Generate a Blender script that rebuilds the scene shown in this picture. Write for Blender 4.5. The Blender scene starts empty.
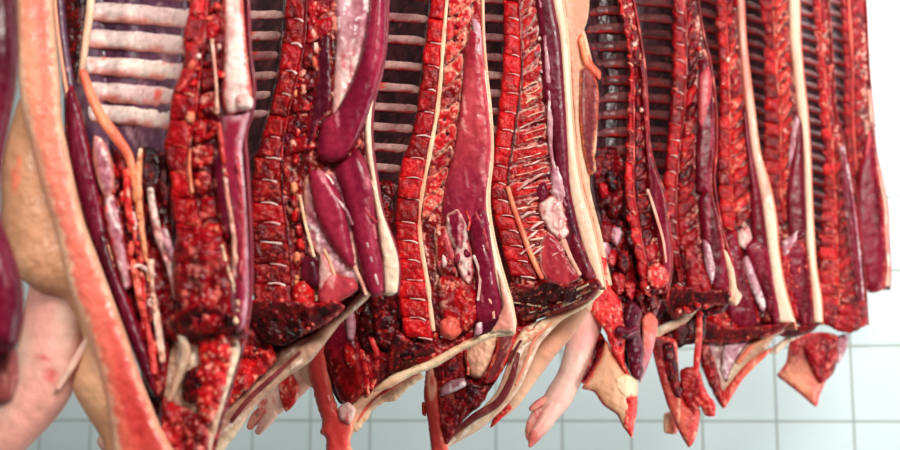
import bpy, math, random
import numpy as np
from mathutils import Vector
from mathutils.geometry import delaunay_2d_cdt

sc = bpy.context.scene
# ------------------------------------------------------------------ camera, world, lights, exposure
FPX = 1260.0
EYE = np.array([0.0, 0.0, 1.45])
PITCH = math.atan(190.0 / FPX)
cam_d = bpy.data.cameras.new('camera'); cam = bpy.data.objects.new('camera', cam_d)
sc.collection.objects.link(cam); sc.camera = cam
cam.location = EYE; cam.rotation_euler = (math.pi / 2 + PITCH, 0, 0)
cam_d.sensor_width = 36.0; cam_d.lens = FPX * 36.0 / 900.0
cam_d.clip_start = 0.05
cam_d.dof.use_dof = True; cam_d.dof.focus_distance = 2.08; cam_d.dof.aperture_fstop = 3.7

wd = bpy.data.worlds.new('cold_room_air'); sc.world = wd; wd.use_nodes = True
wd.node_tree.nodes['Background'].inputs[0].default_value = (0.80, 0.92, 1.0, 1)
wd.node_tree.nodes['Background'].inputs[1].default_value = 0.11

def area(name, loc, target, sx, sy, power, col):
    d = bpy.data.lights.new(name, 'AREA'); d.shape = 'RECTANGLE'; d.size = sx; d.size_y = sy
    d.energy = power; d.color = col
    o = bpy.data.objects.new(name, d); sc.collection.objects.link(o)
    o.location = loc
    o.rotation_euler = (Vector(target) - Vector(loc)).to_track_quat('-Z', 'Y').to_euler()
    return o
area('ceiling_light_front', (0.9, -0.5, 3.1), (0.3, 2.4, 1.6), 1.8, 0.45, 118, (1.0, 0.96, 0.90))
area('ceiling_light_side', (-1.6, 0.0, 2.5), (0.0, 2.2, 1.5), 0.4, 0.9, 24, (1.0, 0.93, 0.85))
area('right_wall_fill', (2.6, 1.9, 3.5), (1.7, 4.1, 1.5), 1.6, 0.6, 26, (0.95, 0.98, 1.0))  # unseen lamp added to brighten the right of the wall
area('mid_wall_fill', (0.5, 3.3, 3.2), (0.3, 4.6, 0.9), 2.2, 0.4, 34, (0.95, 1.0, 1.0))  # fill lamp added behind the row to lift the middle of the wall
area('low_wall_fill', (3.1, 1.9, 1.0), (0.6, 4.5, 1.35), 1.2, 1.3, 76, (0.95, 1.0, 1.0))  # added fill lamp, no window there; evens out the lower wall

sc.view_settings.view_transform = 'Standard'; sc.view_settings.look = 'None'
sc.view_settings.gamma = 1.0; sc.view_settings.use_curve_mapping = False
sc.view_settings.exposure = 0.0

# ------------------------------------------------------------------ helpers
rng = np.random.default_rng(7)
R_ = random.Random(11)

def lin(c):
    c = np.asarray(c, float) / 255.0
    return np.where(c <= 0.04045, c / 12.92, ((c + 0.055) / 1.055) ** 2.4)

def sstep(a, b, x):
    t = np.clip((x - a) / (b - a), 0, 1); return t * t * (3 - 2 * t)

def _hash(i, j, k, s):
    h = (i.astype(np.int64) * 374761393 + j.astype(np.int64) * 668265263 + k.astype(np.int64) * 2147483647 + s * 974711) & 0xFFFFFFFF
    h = ((h ^ (h >> 13)) * 1274126177) & 0xFFFFFFFF
    h = ((h ^ (h >> 16)) * 2246822519) & 0xFFFFFFFF
    return ((h ^ (h >> 15)) & 0xFFFF) / 32767.5 - 1.0

def vn(P, s=0):
    P = np.asarray(P, float); F = np.floor(P); f = P - F; f = f * f * f * (f * (f * 6 - 15) + 10); F = F.astype(np.int64)
    i, j, k = F[..., 0], F[..., 1], F[..., 2]; u, v, w = f[..., 0], f[..., 1], f[..., 2]
    r = 0
    for a in (0, 1):
        for b in (0, 1):
            for c in (0, 1):
                r = r + _hash(i + a, j + b, k + c, s) * (u if a else 1 - u) * (v if b else 1 - v) * (w if c else 1 - w)
    return r

def fbm(P, s=0, n=3):
    P = np.asarray(P, float); r = 0; a = 1.0; t = 0
    for o in range(n):
        r = r + a * vn(P * 2.03 ** o + 17.3 * o, s + o); t += a; a *= 0.55
    return r / t * 1.5

# ------------------------------------------------------------------ materials: tissue colour comes with the mesh, grain and gloss are nodes
def material(name, rough, coat, grain, gscale, bump, bscale, sss=0.0, spec=0.5):
    m = bpy.data.materials.new(name); m.use_nodes = True; n = m.node_tree.nodes; l = m.node_tree.links
    b = n['Principled BSDF']
    at = n.new('ShaderNodeAttribute'); at.attribute_name = 'tissue'
    tc = n.new('ShaderNodeTexCoord')
    no = n.new('ShaderNodeTexNoise'); no.inputs['Scale'].default_value = gscale; no.inputs['Detail'].default_value = 4
    l.new(tc.outputs['Object'], no.inputs['Vector'])
    mr = n.new('ShaderNodeMapRange'); mr.inputs[1].default_value = 0.3; mr.inputs[2].default_value = 0.7
    mr.inputs[3].default_value = 1 - grain; mr.inputs[4].default_value = 1 + grain
    l.new(no.outputs[0], mr.inputs[0])
    mx = n.new('ShaderNodeVectorMath'); mx.operation = 'SCALE'
    l.new(at.outputs['Color'], mx.inputs[0]); l.new(mr.outputs[0], mx.inputs['Scale'])
    l.new(mx.outputs[0], b.inputs['Base Color'])
    n2 = n.new('ShaderNodeTexNoise'); n2.inputs['Scale'].default_value = bscale; n2.inputs['Detail'].default_value = 3
    l.new(tc.outputs['Object'], n2.inputs['Vector'])
    bp = n.new('ShaderNodeBump'); bp.inputs['Strength'].default_value = bump; bp.inputs['Distance'].default_value = 0.004
    l.new(n2.outputs[0], bp.inputs['Height']); l.new(bp.outputs[0], b.inputs['Normal'])
    mr2 = n.new('ShaderNodeMapRange'); mr2.inputs[1].default_value = 0.35; mr2.inputs[2].default_value = 0.65
    mr2.inputs[3].default_value = rough * 0.65; mr2.inputs[4].default_value = rough * 1.45
    l.new(no.outputs[0], mr2.inputs[0]); l.new(mr2.outputs[0], b.inputs['Roughness'])
    b.inputs['Specular IOR Level'].default_value = spec
    b.inputs['Coat Weight'].default_value = coat; b.inputs['Coat Roughness'].default_value = 0.18
    if sss:
        b.inputs['Subsurface Weight'].default_value = sss; b.inputs['Subsurface Radius'].default_value = (0.012, 0.004, 0.003)
        b.inputs['Subsurface Scale'].default_value = 0.5
    return m
M = dict(
    meat=material('wet_raw_meat', 0.20, 0.0, 0.30, 170, 0.5, 210, spec=0.28),
    muscle=material('smooth_muscle', 0.26, 0.0, 0.2, 110, 0.1, 160, spec=0.2),
    fat=material('pork_fat', 0.45, 0.08, 0.06, 90, 0.25, 160),
    skin=material('pork_skin', 0.5, 0.04, 0.09, 60, 0.22, 220),
    bone=material('sawn_bone', 0.22, 0.0, 0.30, 280, 0.45, 340, spec=0.28),
    membrane=material('chest_membrane', 0.36, 0.08, 0.2, 140, 0.35, 110, spec=0.4),
)

# tissue: a, b two tones, c flecks, s noise scale per metre, st stretch along the fibre, f fleck threshold
T = dict(
    red=((188, 14, 22), (134, 6, 16), (232, 124, 104), 130, 1.5, 0.45, 'bone'),
    redbright=((212, 22, 24), (170, 9, 18), (240, 150, 124), 150, 1.4, 0.5, 'bone'),
    vert=((202, 15, 22), (158, 8, 17), (222, 74, 62), 110, 2, 0.6, 'bone'),
    vertdark=((166, 9, 20), (120, 6, 12), (200, 50, 46), 110, 2, 0.6, 'bone'),
    cherry=((142, 8, 14), (92, 4, 10), (190, 70, 60), 140, 1.5, 0.6, 'bone'),
    loin=((126, 15, 42), (92, 8, 26), (160, 60, 78), 60, 9, 0.66, 'muscle'),
    loinpink=((190, 66, 74), (158, 36, 52), (224, 140, 138), 60, 7, 0.62, 'muscle'),
    rose=((152, 34, 62), (116, 16, 44), (196, 110, 120), 50, 8, 0.6, 'muscle'),
    purple=((102, 13, 40), (70, 8, 27), (146, 50, 70), 60, 8, 0.75, 'muscle'),
    dark=((112, 6, 14), (58, 4, 8), (190, 34, 36), 120, 1.6, 0.5, 'meat'),
    bed=((146, 12, 20), (88, 6, 13), (230, 140, 120), 110, 2.5, 0.42, 'meat'),
    beddark=((124, 8, 17), (66, 4, 10), (210, 100, 88), 100, 3, 0.45, 'meat'),
    fat=((240, 210, 182), (234, 190, 162), (236, 170, 150), 40, 4, 0.75, 'fat'),
    fatpink=((236, 180, 156), (226, 140, 124), (250, 226, 208), 60, 4, 0.4, 'fat'),
    fascia=((226, 194, 162), (196, 150, 124), (240, 224, 204), 60, 8, 0.35, 'fat'),
    skin=((232, 180, 148), (224, 156, 126), (236, 140, 124), 22, 2, 0.7, 'skin'),
    skinrose=((236, 166, 136), (226, 140, 112), (238, 190, 160), 26, 5, 0.6, 'skin'),
    skinpale=((228, 182, 164), (220, 154, 140), (206, 90, 88), 26, 1.5, 0.72, 'skin'),
    skintan=((214, 160, 122), (196, 138, 102), (226, 120, 90), 20, 3, 0.8, 'skin'),
    skinpink=((230, 146, 112), (226, 112, 92), (240, 186, 150), 20, 9, 0.6, 'skin'),
    edge=((220, 54, 48), (196, 26, 34), (240, 150, 124), 110, 2, 0.4, 'meat'),
    rib=((200, 158, 152), (150, 100, 102), (200, 60, 54), 50, 7, 0.6, 'membrane'),
    ribpale=((226, 206, 196), (206, 176, 172), (210, 90, 80), 50, 7, 0.55, 'membrane'),
    ribshade=((116, 66, 66), (78, 36, 40), (150, 36, 36), 60, 6, 0.55, 'membrane'),  # rib tone darkened to paint the shade of the farther cavities
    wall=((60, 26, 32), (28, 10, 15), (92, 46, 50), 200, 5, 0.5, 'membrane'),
    wallpurple=((92, 52, 78), (66, 36, 58), (150, 110, 120), 60, 5, 0.5, 'membrane'),
    cream=((240, 210, 172), (232, 178, 140), (220, 120, 100), 90, 5, 0.5, 'fat'),
    white=((234, 208, 198), (218, 164, 156), (206, 96, 100), 70, 2, 0.42, 'fat'),
    mauve=((196, 140, 150), (160, 84, 100), (232, 206, 204), 70, 3, 0.35, 'fat'),
    brown=((136, 62, 60), (108, 40, 44), (176, 110, 98), 60, 6, 0.6, 'muscle'),
    black=((62, 4, 8), (28, 2, 4), (140, 12, 18), 120, 1.5, 0.5, 'meat'),  # near-black tone that paints the shade inside hollows
    flesh=((166, 10, 23), (112, 5, 14), (226, 104, 92), 90, 2.2, 0.52, 'meat'),
    blush=((224, 98, 76), (204, 52, 48), (240, 166, 136), 34, 6, 0.55, 'skin'),
    orange=((238, 150, 104), (220, 96, 70), (246, 206, 170), 70, 4, 0.5, 'fat'),
    hoof=((224, 140, 120), (196, 84, 76), (120, 60, 50), 60, 1, 0.7, 'skin'),
)

VEIN = dict(vert=((236, 110, 96), .25), vertdark=((214, 70, 60), .25), red=((240, 170, 150), .7), redbright=((250, 190, 170), .75), flesh=((230, 140, 126), .45), bed=((244, 190, 170), .95), beddark=((226, 140, 120), .8), cherry=((200, 60, 50), .6),
            dark=((170, 40, 44), .5), loin=((200, 100, 114), .22), loinpink=((236, 170, 168), .3), white=((200, 70, 80), .7), mauve=((250, 230, 226), .7), fascia=((160, 84, 70), .5), skinpale=((220, 130, 130), .3),
            edge=((255, 170, 140), .5), black=((150, 20, 24), .4), purple=((150, 60, 84), .2), blush=((206, 50, 46), .35), skinpink=((212, 70, 64), .3))

def tint(P, kind, ang=90.0, seed=0):
    a, b, c, s, st, f, _ = T[kind]
    A = math.radians(ang); ca, sa = math.cos(A), math.sin(A)
    Q = np.stack([(P[:, 0] * ca + P[:, 1] * sa) / st, -P[:, 0] * sa + P[:, 1] * ca, P[:, 2] * 0.6], 1) * s
    t = sstep(-0.45, 0.45, fbm(Q * 0.8, seed + 3))[:, None]
    w = sstep(f, f + 0.16, fbm(Q * 1.7 + 31.7, seed + 9))[:, None]
    col = lin(a) * (1 - t) + lin(b) * t
    col = col * (1 - w) + lin(c) * w
    vv = VEIN.get(kind)
    if vv:
        r = np.abs(fbm(Q * 0.55 + 71.3, seed + 21, 2)); e = ((1 - sstep(0.03, 0.10, r)) * sstep(-.2, .3, fbm(Q * .3, seed + 33, 2)) * vv[1])[:, None]
        col = col * (1 - e) + lin(vv[0]) * e
    return col

def mesh_obj(name, V, faces, col, mat, parent, origin, smooth=True):
    me = bpy.data.meshes.new(name)
    me.from_pydata((np.asarray(V) - origin).tolist(), [], faces); me.update()
    if col is not None:
        at = me.attributes.new('tissue', 'FLOAT_COLOR', 'POINT')
        c4 = np.ones((len(V), 4), np.float32); c4[:, :3] = col
        at.data.foreach_set('color', c4.ravel())
    if smooth: me.polygons.foreach_set('use_smooth', [True] * len(me.polygons))
    me.materials.append(mat)
    o = bpy.data.objects.new(name, me); sc.collection.objects.link(o)
    if parent is not None: o.parent = parent
    else: o.location = origin
    return o

def curve(pts):
    pts = sorted(pts); ys = np.array([p[0] for p in pts], float); xs = np.array([p[1] for p in pts], float)
    m = np.gradient(xs, ys) if len(xs) > 1 else np.zeros(1)
    def f(y):
        y = np.asarray(y, float); yc = np.clip(y, ys[0], ys[-1])
        i = np.clip(np.searchsorted(ys, yc) - 1, 0, len(ys) - 2)
        h = ys[i + 1] - ys[i]; t = (yc - ys[i]) / h
        r = (2*t**3-3*t**2+1)*xs[i] + (t**3-2*t**2+t)*h*m[i] + (-2*t**3+3*t**2)*xs[i+1] + (t**3-t**2)*h*m[i+1]
        s0 = (xs[1]-xs[0])/(ys[1]-ys[0])
        return r + np.where(y < ys[0], (y - ys[0]) * s0 * 0.8, 0) + np.where(y > ys[-1], (y - ys[-1]) * m[-1] * 0.5, 0)
    return f

def smooth_poly(poly, res, sharp=False):
    P = np.array(poly, float); n = len(P); out = []
    for i in range(n):
        p0, p1, p2, p3 = P[(i-1) % n], P[i], P[(i+1) % n], P[(i+2) % n]
        k = max(1, int(round(np.linalg.norm(p2 - p1) / res)))
        for j in range(k):
            t = j / k
            if sharp: q = p1 + (p2 - p1) * t
            else:
                q = 0.5 * ((2*p1) + (-p0+p2)*t + (2*p0-5*p1+4*p2-p3)*t*t + (-p0+3*p1-3*p2+p3)*t**3)
                q = 0.6 * q + 0.4 * (p1 + (p2 - p1) * t)
            out.append(q)
    return np.array(out)

def inside(P, poly):
    x, y = P[:, 0], P[:, 1]; r = np.zeros(len(P), bool); n = len(poly); j = n - 1
    for i in range(n):
        xi, yi = poly[i]; xj, yj = poly[j]
        c = ((yi > y) != (yj > y))
        if yj != yi: c &= x < (xj - xi) * (y - yi) / (yj - yi) + xi
        r ^= c; j = i
    return r

def dist_edge(P, poly):
    A = poly; B = np.roll(poly, -1, 0); best = np.full(len(P), 1e9)
    for a, b in zip(A, B):
        d = b - a; L = (d * d).sum() + 1e-9
        t = np.clip(((P - a) @ d) / L, 0, 1)
        best = np.minimum(best, ((P - a - t[:, None] * d) ** 2).sum(1))
    return np.sqrt(best)

class Body:
    """One hanging side: its own distance, its own facing, its own base."""
    def __init__(s, name, D, xc, yaw, base, label, cat='meat', group=None, res=2.0):
        s.D = D; s.res = res; a = math.radians(yaw)
        s.N = np.array([-math.sin(a), -math.cos(a), 0.0])
        s.Q = s.ray(np.array([xc]), np.array([225.0]))[0] * D + EYE
        s.k = FPX / D; s.seed = int(D * 1000)
        s.origin = s.P([base[0]], [base[1]], [-0.05])[0]
        e = bpy.data.objects.new(name, None); sc.collection.objects.link(e)
        e.location = s.origin; e['label'] = label; e['category'] = cat
        if group: e['group'] = group
        e.empty_display_size = 0.05
        s.root = e
    def ray(s, x, y):
        dx = (np.asarray(x, float) - 450) / FPX; dz = (225 - np.asarray(y, float)) / FPX
        c, p = math.cos(PITCH), math.sin(PITCH)
        r = np.stack([dx, c - dz * p, p + dz * c], -1)
        return r / (r[..., 1:2] * 0 + 1.0)
    def P(s, x, y, h):
        r = s.ray(x, y); t = (np.asarray(h, float) + (s.Q - EYE) @ s.N) / (r @ s.N)
        return EYE + r * t[..., None]

    def slab(s, name, poly, kind, h=0.0, bulge=0.008, thick=0.012, R=7.0, amp=0.0015, ns=110.0, hx=0.0, hy=0.0, ang=90, rim=None, ragged=0.0, res=None, sharp=False, parent=None, label=None, mat=None, blend=None):
        res = res or s.res; sd = s.seed + len(bpy.data.objects)
        B = smooth_poly(poly, res, sharp)
        if ragged:
            q = np.concatenate([B / 5.0, np.full((len(B), 1), sd * 0.37)], 1)
            B = B + ragged * np.stack([fbm(q, sd), fbm(q + 9.1, sd + 5)], 1)
        if T[kind][6] == 'muscle': amp, ns = amp * .4, ns * .5
        lo, hi = B.min(0), B.max(0)
        gx, gy = np.meshgrid(np.arange(lo[0], hi[0], res), np.arange(lo[1], hi[1], res * 0.9))
        gx = gx + (np.arange(gx.shape[0])[:, None] % 2) * res * 0.5
        G = np.stack([gx.ravel(), gy.ravel()], 1); G = G + rng.uniform(-.18, .18, G.shape) * res
        if len(G):
            G = G[inside(G, B)]
        if len(G): G = G[dist_edge(G, B) > res * 0.55]
        nb = len(B); allp = np.concatenate([B, G]) if len(G) else B
        vs, es, fs, ov, oe, of = delaunay_2d_cdt([Vector(p) for p in allp], [(i, (i + 1) % nb) for i in range(nb)], [], 1, 1e-5)
        V2 = np.array([(v.x, v.y) for v in vs]); d = dist_edge(V2, B)
        cen = V2.mean(0)
        prof = np.sqrt(np.clip(1 - (1 - np.minimum(d / R, 1)) ** 2, 0, 1)); prof[d < 1e-3] = 0
        m = np.stack([V2[:, 0] / s.k, V2[:, 1] / s.k, np.zeros(len(V2))], 1)
        nz = fbm(m * ns, sd, 3) * amp + fbm(m * ns * 3.1, sd + 3, 2) * amp * 0.4
        h0 = h + hx * (V2[:, 0] - cen[0]) / s.k + hy * (V2[:, 1] - cen[1]) / s.k
        hf = h0 + bulge * prof + nz * np.minimum(d / 3.0, 1)
        hb = h0 - thick * prof
        F = s.P(V2[:, 0], V2[:, 1], hf); K = s.P(V2[:, 0], V2[:, 1], hb)
        n = len(V2); edge = d < 1e-3
        back = np.arange(n) + n; back[edge] = np.arange(n)[edge]
        faces = []
        for f in fs:
            c = V2[list(f)]
            if len(f) == 3:
                ar = (c[1,0]-c[0,0])*(c[2,1]-c[0,1])-(c[2,0]-c[0,0])*(c[1,1]-c[0,1])
                f = list(f) if ar < 0 else list(f)[::-1]
            f = list(f); faces.append(f)
            g = [int(back[i]) for i in f][::-1]
            if set(g) != set(f): faces.append(g)
        V = np.concatenate([F, K])
        col = tint(m, kind, ang, sd)
        if blend:
            k2, x0, x1, axis = blend
            w = sstep(x0, x1, V2[:, axis] + 6 * fbm(m * 60, sd + 8, 2))[:, None]
            col = col * (1 - w) + tint(m, k2, ang, sd + 1) * w
        if rim:
            kr, wr = rim
            w = (1 - sstep(wr * 0.5, wr * 1.3, d + 0.8 * wr * 0.5 * fbm(m * 150, sd + 6, 2)))[:, None]
            col = col * (1 - w) + tint(m, kr, ang, sd + 2) * w
        col = np.concatenate([col, col])
        used = np.zeros(2 * n, bool)
        for f in faces: used[f] = True
        idx = np.cumsum(used) - 1
        o = mesh_obj(name, V[used], [[int(idx[i]) for i in f] for f in faces], col[used], M[mat or T[kind][6]], parent or s.root, s.origin)
        if parent is not None: o.matrix_parent_inverse.identity()
        if label: o['label'] = label
        return o

    def strip(s, name, fl, fr, y0, y1, kind, step=7, **k):
        ys = np.arange(y0, y1 + 0.1, step); return s.slab(name, [(float(fl(y)), y) for y in ys] + [(float(fr(y)), y) for y in ys[::-1]], kind, **k)

    def cord(s, name, path, kind, amp=0.0008, n=10, ang=90, flat=0.8, parent=None, label=None, ends=True, ns=120, mat=None, dens=2.5, under=None):
        """round strand through (x, y, h, radius in pixels)"""
        P = np.array(path, float); out = []
        for i in range(len(P) - 1):
            p0, p1, p2, p3 = P[max(i-1, 0)], P[i], P[i+1], P[min(i+2, len(P)-1)]
            k = max(2, int(np.linalg.norm((p2 - p1)[:2]) / dens))
            for j in range(k):
                t = j / k
                out.append(0.5*((2*p1)+(-p0+p2)*t+(2*p0-5*p1+4*p2-p3)*t*t+(-p0+3*p1-3*p2+p3)*t**3))
        out.append(P[-1]); C = np.array(out); C[:, 3] = np.maximum(C[:, 3], 0.3)
        if ends:
            a, b = C[0].copy(), C[-1].copy(); da = C[0]-C[1]; db = C[-1]-C[-2]
            def cap(p, dr):
                d = dr[:2] / (np.linalg.norm(dr[:2]) + 1e-6); r = p[3]; L = []
                for q in (0.5, 0.85, 1.0):
                    w = p.copy(); w[:2] += d * r * q * 0.8; w[3] = max(0.15, r * math.sqrt(max(0, 1 - q * q))); L.append(w)
                return L
            C = np.array(cap(a, da)[::-1] + list(C) + cap(b, db))
        sd = s.seed + len(bpy.data.objects)
        tx = np.gradient(C[:, 0]); ty = np.gradient(C[:, 1]); L = np.hypot(tx, ty) + 1e-9; nx, ny = -ty / L, tx / L
        th = np.arange(n) / n * 2 * math.pi
        X = C[:, 0:1] + nx[:, None] * np.cos(th) * C[:, 3:4]; Y = C[:, 1:2] + ny[:, None] * np.cos(th) * C[:, 3:4]
        H = C[:, 2:3] + np.sin(th)[None] * C[:, 3:4] / s.k * flat
        m = np.stack([X.ravel() / s.k, Y.ravel() / s.k, H.ravel()], 1)
        H = H + (fbm(m * ns, sd) * amp).reshape(H.shape)
        V = s.P(X.ravel(), Y.ravel(), H.ravel()); r = len(C); F = []
        for i in range(r - 1):
            for j in range(n):
                F.append((i*n+j, i*n+(j+1) % n, (i+1)*n+(j+1) % n, (i+1)*n+j))
        F.append(tuple(range(n))[::-1]); F.append(tuple((r-1)*n+j for j in range(n)))
        col = tint(m, kind, ang, sd)
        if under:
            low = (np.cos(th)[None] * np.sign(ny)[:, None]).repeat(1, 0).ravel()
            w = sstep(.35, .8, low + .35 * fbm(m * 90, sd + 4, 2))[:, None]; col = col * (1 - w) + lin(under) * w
        o = mesh_obj(name, V, F, col, M[mat or T[kind][6]], parent or s.root, s.origin)
        if parent is not None: o.matrix_parent_inverse.identity()
        if label: o['label'] = label
        return o

    def sheet(s, name, X, Y, H, t, kind, col=None, ang=90, amp=0.0, ns=100, label=None):
        """grid of (x, y, h) given a real thickness t away from the viewer side"""
        r, c = X.shape; sd = s.seed + len(bpy.data.objects)
        m = np.stack([X.ravel() / s.k, Y.ravel() / s.k, H.ravel()], 1)
        if amp: H = H + (fbm(m * ns, sd) * amp).reshape(H.shape)
        F = s.P(X.ravel(), Y.ravel(), H.ravel()).reshape(r, c, 3)
        nr = np.cross(np.gradient(F, axis=1), np.gradient(F, axis=0)); nr /= np.linalg.norm(nr, axis=2, keepdims=True) + 1e-12
        B = F + nr * t
        V = np.concatenate([F.reshape(-1, 3), B.reshape(-1, 3)]); n = r * c; fs = []
        g = lambda i, j: i * c + j
        for i in range(r - 1):
            for j in range(c - 1):
                q = (g(i, j), g(i, j+1), g(i+1, j+1), g(i+1, j)); fs.append(q[::-1]); fs.append(tuple(n + a for a in q))
        ring = [g(0, j) for j in range(c)] + [g(i, c-1) for i in range(1, r)] + [g(r-1, j) for j in range(c-2, -1, -1)] + [g(i, 0) for i in range(r-2, 0, -1)]
        for a, b in zip(ring, ring[1:] + ring[:1]): fs.append((a, b, n + b, n + a))
        k = tint(m, kind, ang, sd)
        if col is not None: k = col(m, X.ravel(), Y.ravel(), H.ravel(), k)
        o = mesh_obj(name, V, fs, np.concatenate([k, k]), M[T[kind][6]], s.root, s.origin)
        if label: o['label'] = label
        return o

    # ---- the common anatomy of a split side
    def frame(s, b, s0, s1, s2, s3, s4, ybot, top=-70, cavbot=None, depth=1.0):
        s.b, s.s0, s.s1, s.s2, s.s3, s.s4 = [curve(c) if not callable(c) else c for c in (b, s0, s1, s2, s3, s4)]
        s.ybot = ybot; s.top = top; s.dep = depth
    def hc(s, f):
        return np.interp(f, [0, .12, .35, .65, .88, 1.0], [-.016, -.04, -.066, -.075, -.045, -.008]) * s.dep
    def shell(s, skin='skin', lower=14, edge=None):
        ys = np.arange(s.top, s.ybot + lower + .1, 5.0)
        fr = np.array([0, .03, .12, .28, .5, .72, .9, .98, 1.0]); hh = np.array([-.006, -.03, -.072, -.105, -.118, -.108, -.075, -.035, -.006])
        e = np.linspace(0, 1, 33); ee = e
        xs = np.interp(ee, np.linspace(0, 1, 9), fr); hs = np.interp(ee, np.linspace(0, 1, 9), hh)
        ker = np.array([.25, .5, .25])
        for _ in range(2):
            hs[1:-1] = np.convolve(hs, ker, 'valid'); xs[1:-1] = np.convolve(xs, ker, 'valid')
        Y = np.repeat(ys[:, None], 33, 1)
        r = s.s4(ys)[:, None]; l = s.b(ys)[:, None]
        X = r + (l - r) * xs[None]; H = np.repeat(hs[None], len(ys), 0) * s.dep
        def two(m, x, y, h, k):
            if edge is None: return k
            w = np.maximum(sstep(-.022, -.04, h / s.dep), 1.0 * (x < s.s0(y)))[:, None]
            return k * w + tint(m, edge, 90, s.seed) * (1 - w)
        s.sheet('skin', X, Y, H, -0.004, skin, ang=90, col=two)
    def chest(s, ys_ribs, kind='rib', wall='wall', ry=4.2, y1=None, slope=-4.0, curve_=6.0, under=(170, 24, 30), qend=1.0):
        y1 = y1 or max(ys_ribs) + 18
        ys = np.arange(s.top, s.ybot - 2, 4.0); f = np.linspace(0, 1, 30)
        Y = np.repeat(ys[:, None], 30, 1); l = s.b(ys)[:, None]; r = s.s0(ys)[:, None] + 3
        X = r + (l - r) * f[None]; H = np.repeat(s.hc(f)[None], len(ys), 0) - .004
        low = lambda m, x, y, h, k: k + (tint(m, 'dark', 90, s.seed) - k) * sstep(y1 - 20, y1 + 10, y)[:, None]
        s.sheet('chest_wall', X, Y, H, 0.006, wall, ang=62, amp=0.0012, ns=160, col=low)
        for y in ys_ribs:
            ff = np.linspace(-0.02, qend, 13); p = []
            for q in ff:
                yy = y + slope * q * 2 + curve_ * (q - q * q) * 2 * (-1)
                rr = float(s.s0(yy)) + 2; ll = float(s.b(yy))
                p.append((rr + (ll - rr) * q, yy, float(s.hc(q)) + .0028 * (ry > 4), ry * (1 - .15 * q) * R_.uniform(.93, 1.07)))
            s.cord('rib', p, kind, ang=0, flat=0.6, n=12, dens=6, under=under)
    def bed(s, kind='bed', y1=None, h=-.006, **k):
        s.strip('muscle_bed', lambda y: s.s0(y) + 2, lambda y: s.s3(y) + 1, s.top, y1 or s.ybot, kind, h=h, bulge=.004, thick=.05, R=5, amp=.0024, ns=120, **k)
    def spine(s, discs, kind='red', proc='red', slant=6.0, cord_w=2.2, disc='cream', cordk='cream', bulge=.007, procs=True, ptop=None, pbot=None, tilt=1.5, disc_r=1.3, cords=True, rim='fatpink', pw=0.46, wob=.6, dprob=.9):
        kinds = kind if isinstance(kind, tuple) else (kind,); pk = proc if isinstance(proc, tuple) else (proc,)
        for a, b in zip(discs[:-1], discs[1:]):
            g = -0.5; L = lambda y: float(s.s0(y)) + wob * math.sin(y * .37 + s.D * 5); Rr = lambda y: float(s.s1(y)) - cord_w * .5
            mid = (a + b) / 2; j = lambda: R_.uniform(-1, 1) * .5
            poly = [(L(a)+.8+j(), a+g-tilt*.5), ((L(a)+Rr(a))/2, a+g), (Rr(a)-.3, a+g+tilt), (Rr(mid)+j(), mid), (Rr(b)-.3, b-g+tilt), ((L(b)+Rr(b))/2, b-g), (L(b)+.8+j(), b-g-tilt*.5), (L(mid)+R_.uniform(-.3, 1.3), mid)]
            s.slab('vertebra', poly, R_.choice(kinds), h=R_.uniform(-.001, .001), bulge=bulge*R_.uniform(.8, 1.1), thick=.02, R=4.2, amp=.0018, ns=160, ang=R_.uniform(0, 180), res=min(s.res, 2.0))
            w = Rr(b) - L(b)
            if R_.random() < dprob:
                q0 = R_.uniform(.28, .5); q1 = R_.uniform(.8, .98); wt = R_.uniform(.7, 1.2)
                s.cord('disc', [(L(b)+w*q0, b-tilt*.3, bulge*.72, disc_r*.5*wt), (L(b)+w*(q0*.4+q1*.6), b+R_.uniform(-.7, .7), bulge*.84, disc_r*wt), (L(b)+w*q1, b+tilt*.7+R_.uniform(-.5, 1.5), bulge*.75, disc_r*R_.uniform(.8, 1.6))], disc, n=7)
            if procs and (pbot is None or mid < pbot) and (ptop is None or mid > ptop):
                x0 = float(s.s1(mid)) + cord_w; sl_ = slant(mid) if callable(slant) else slant; yt = mid - sl_; x1 = float(s.s2(yt)); hgt = (b - a) * pw
                j = lambda v: v + R_.uniform(-1.2, 1.2)
                poly = [(x0, j(mid-hgt)), (x0*.5+x1*.5, j(mid-hgt-sl_*.45)), (x1-2, j(yt-hgt*.8)), (x1+.5, yt), (x1-2, j(yt+hgt*.8)), (x0*.5+x1*.5, j(mid+hgt-sl_*.5)), (x0, j(mid+hgt))]
                s.slab('spinous_process', poly, R_.choice(pk), h=-.002, bulge=.006, thick=.02, R=5, amp=.002, ns=170, ang=20, rim=(rim, 1.7) if rim else None, ragged=1.0, res=min(s.res, 1.8))
        if cords:
            ys = np.arange(s.top, discs[-1], 10.0)
            s.cord('spinal_canal', [(float(s.s1(y)), y, .003, cord_w * R_.uniform(.6, 1.25)) for y in ys], cordk, dens=4, flat=.45, amp=.0015, under=None)
    def flecks(s, n, y0, y1, kinds, fa, fb, r=(2.2, 4.5), h=.002, name='fat_fleck', tall=1.5):
        for _ in range(n):
            y = R_.uniform(y0, y1); xa, xb = float(fa(y)), float(fb(y)); x = R_.uniform(xa, xb); q = R_.uniform(*r); t = R_.uniform(.8, tall)
            s.slab(name, [(x + q * R_.uniform(.6, 1.1) * math.cos(a), y + q * t * R_.uniform(.6, 1.1) * math.sin(a)) for a in np.arange(6) * 1.047], R_.choice(kinds), h=h, bulge=.007, thick=.012, R=4, amp=.003, ragged=.8)
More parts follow.
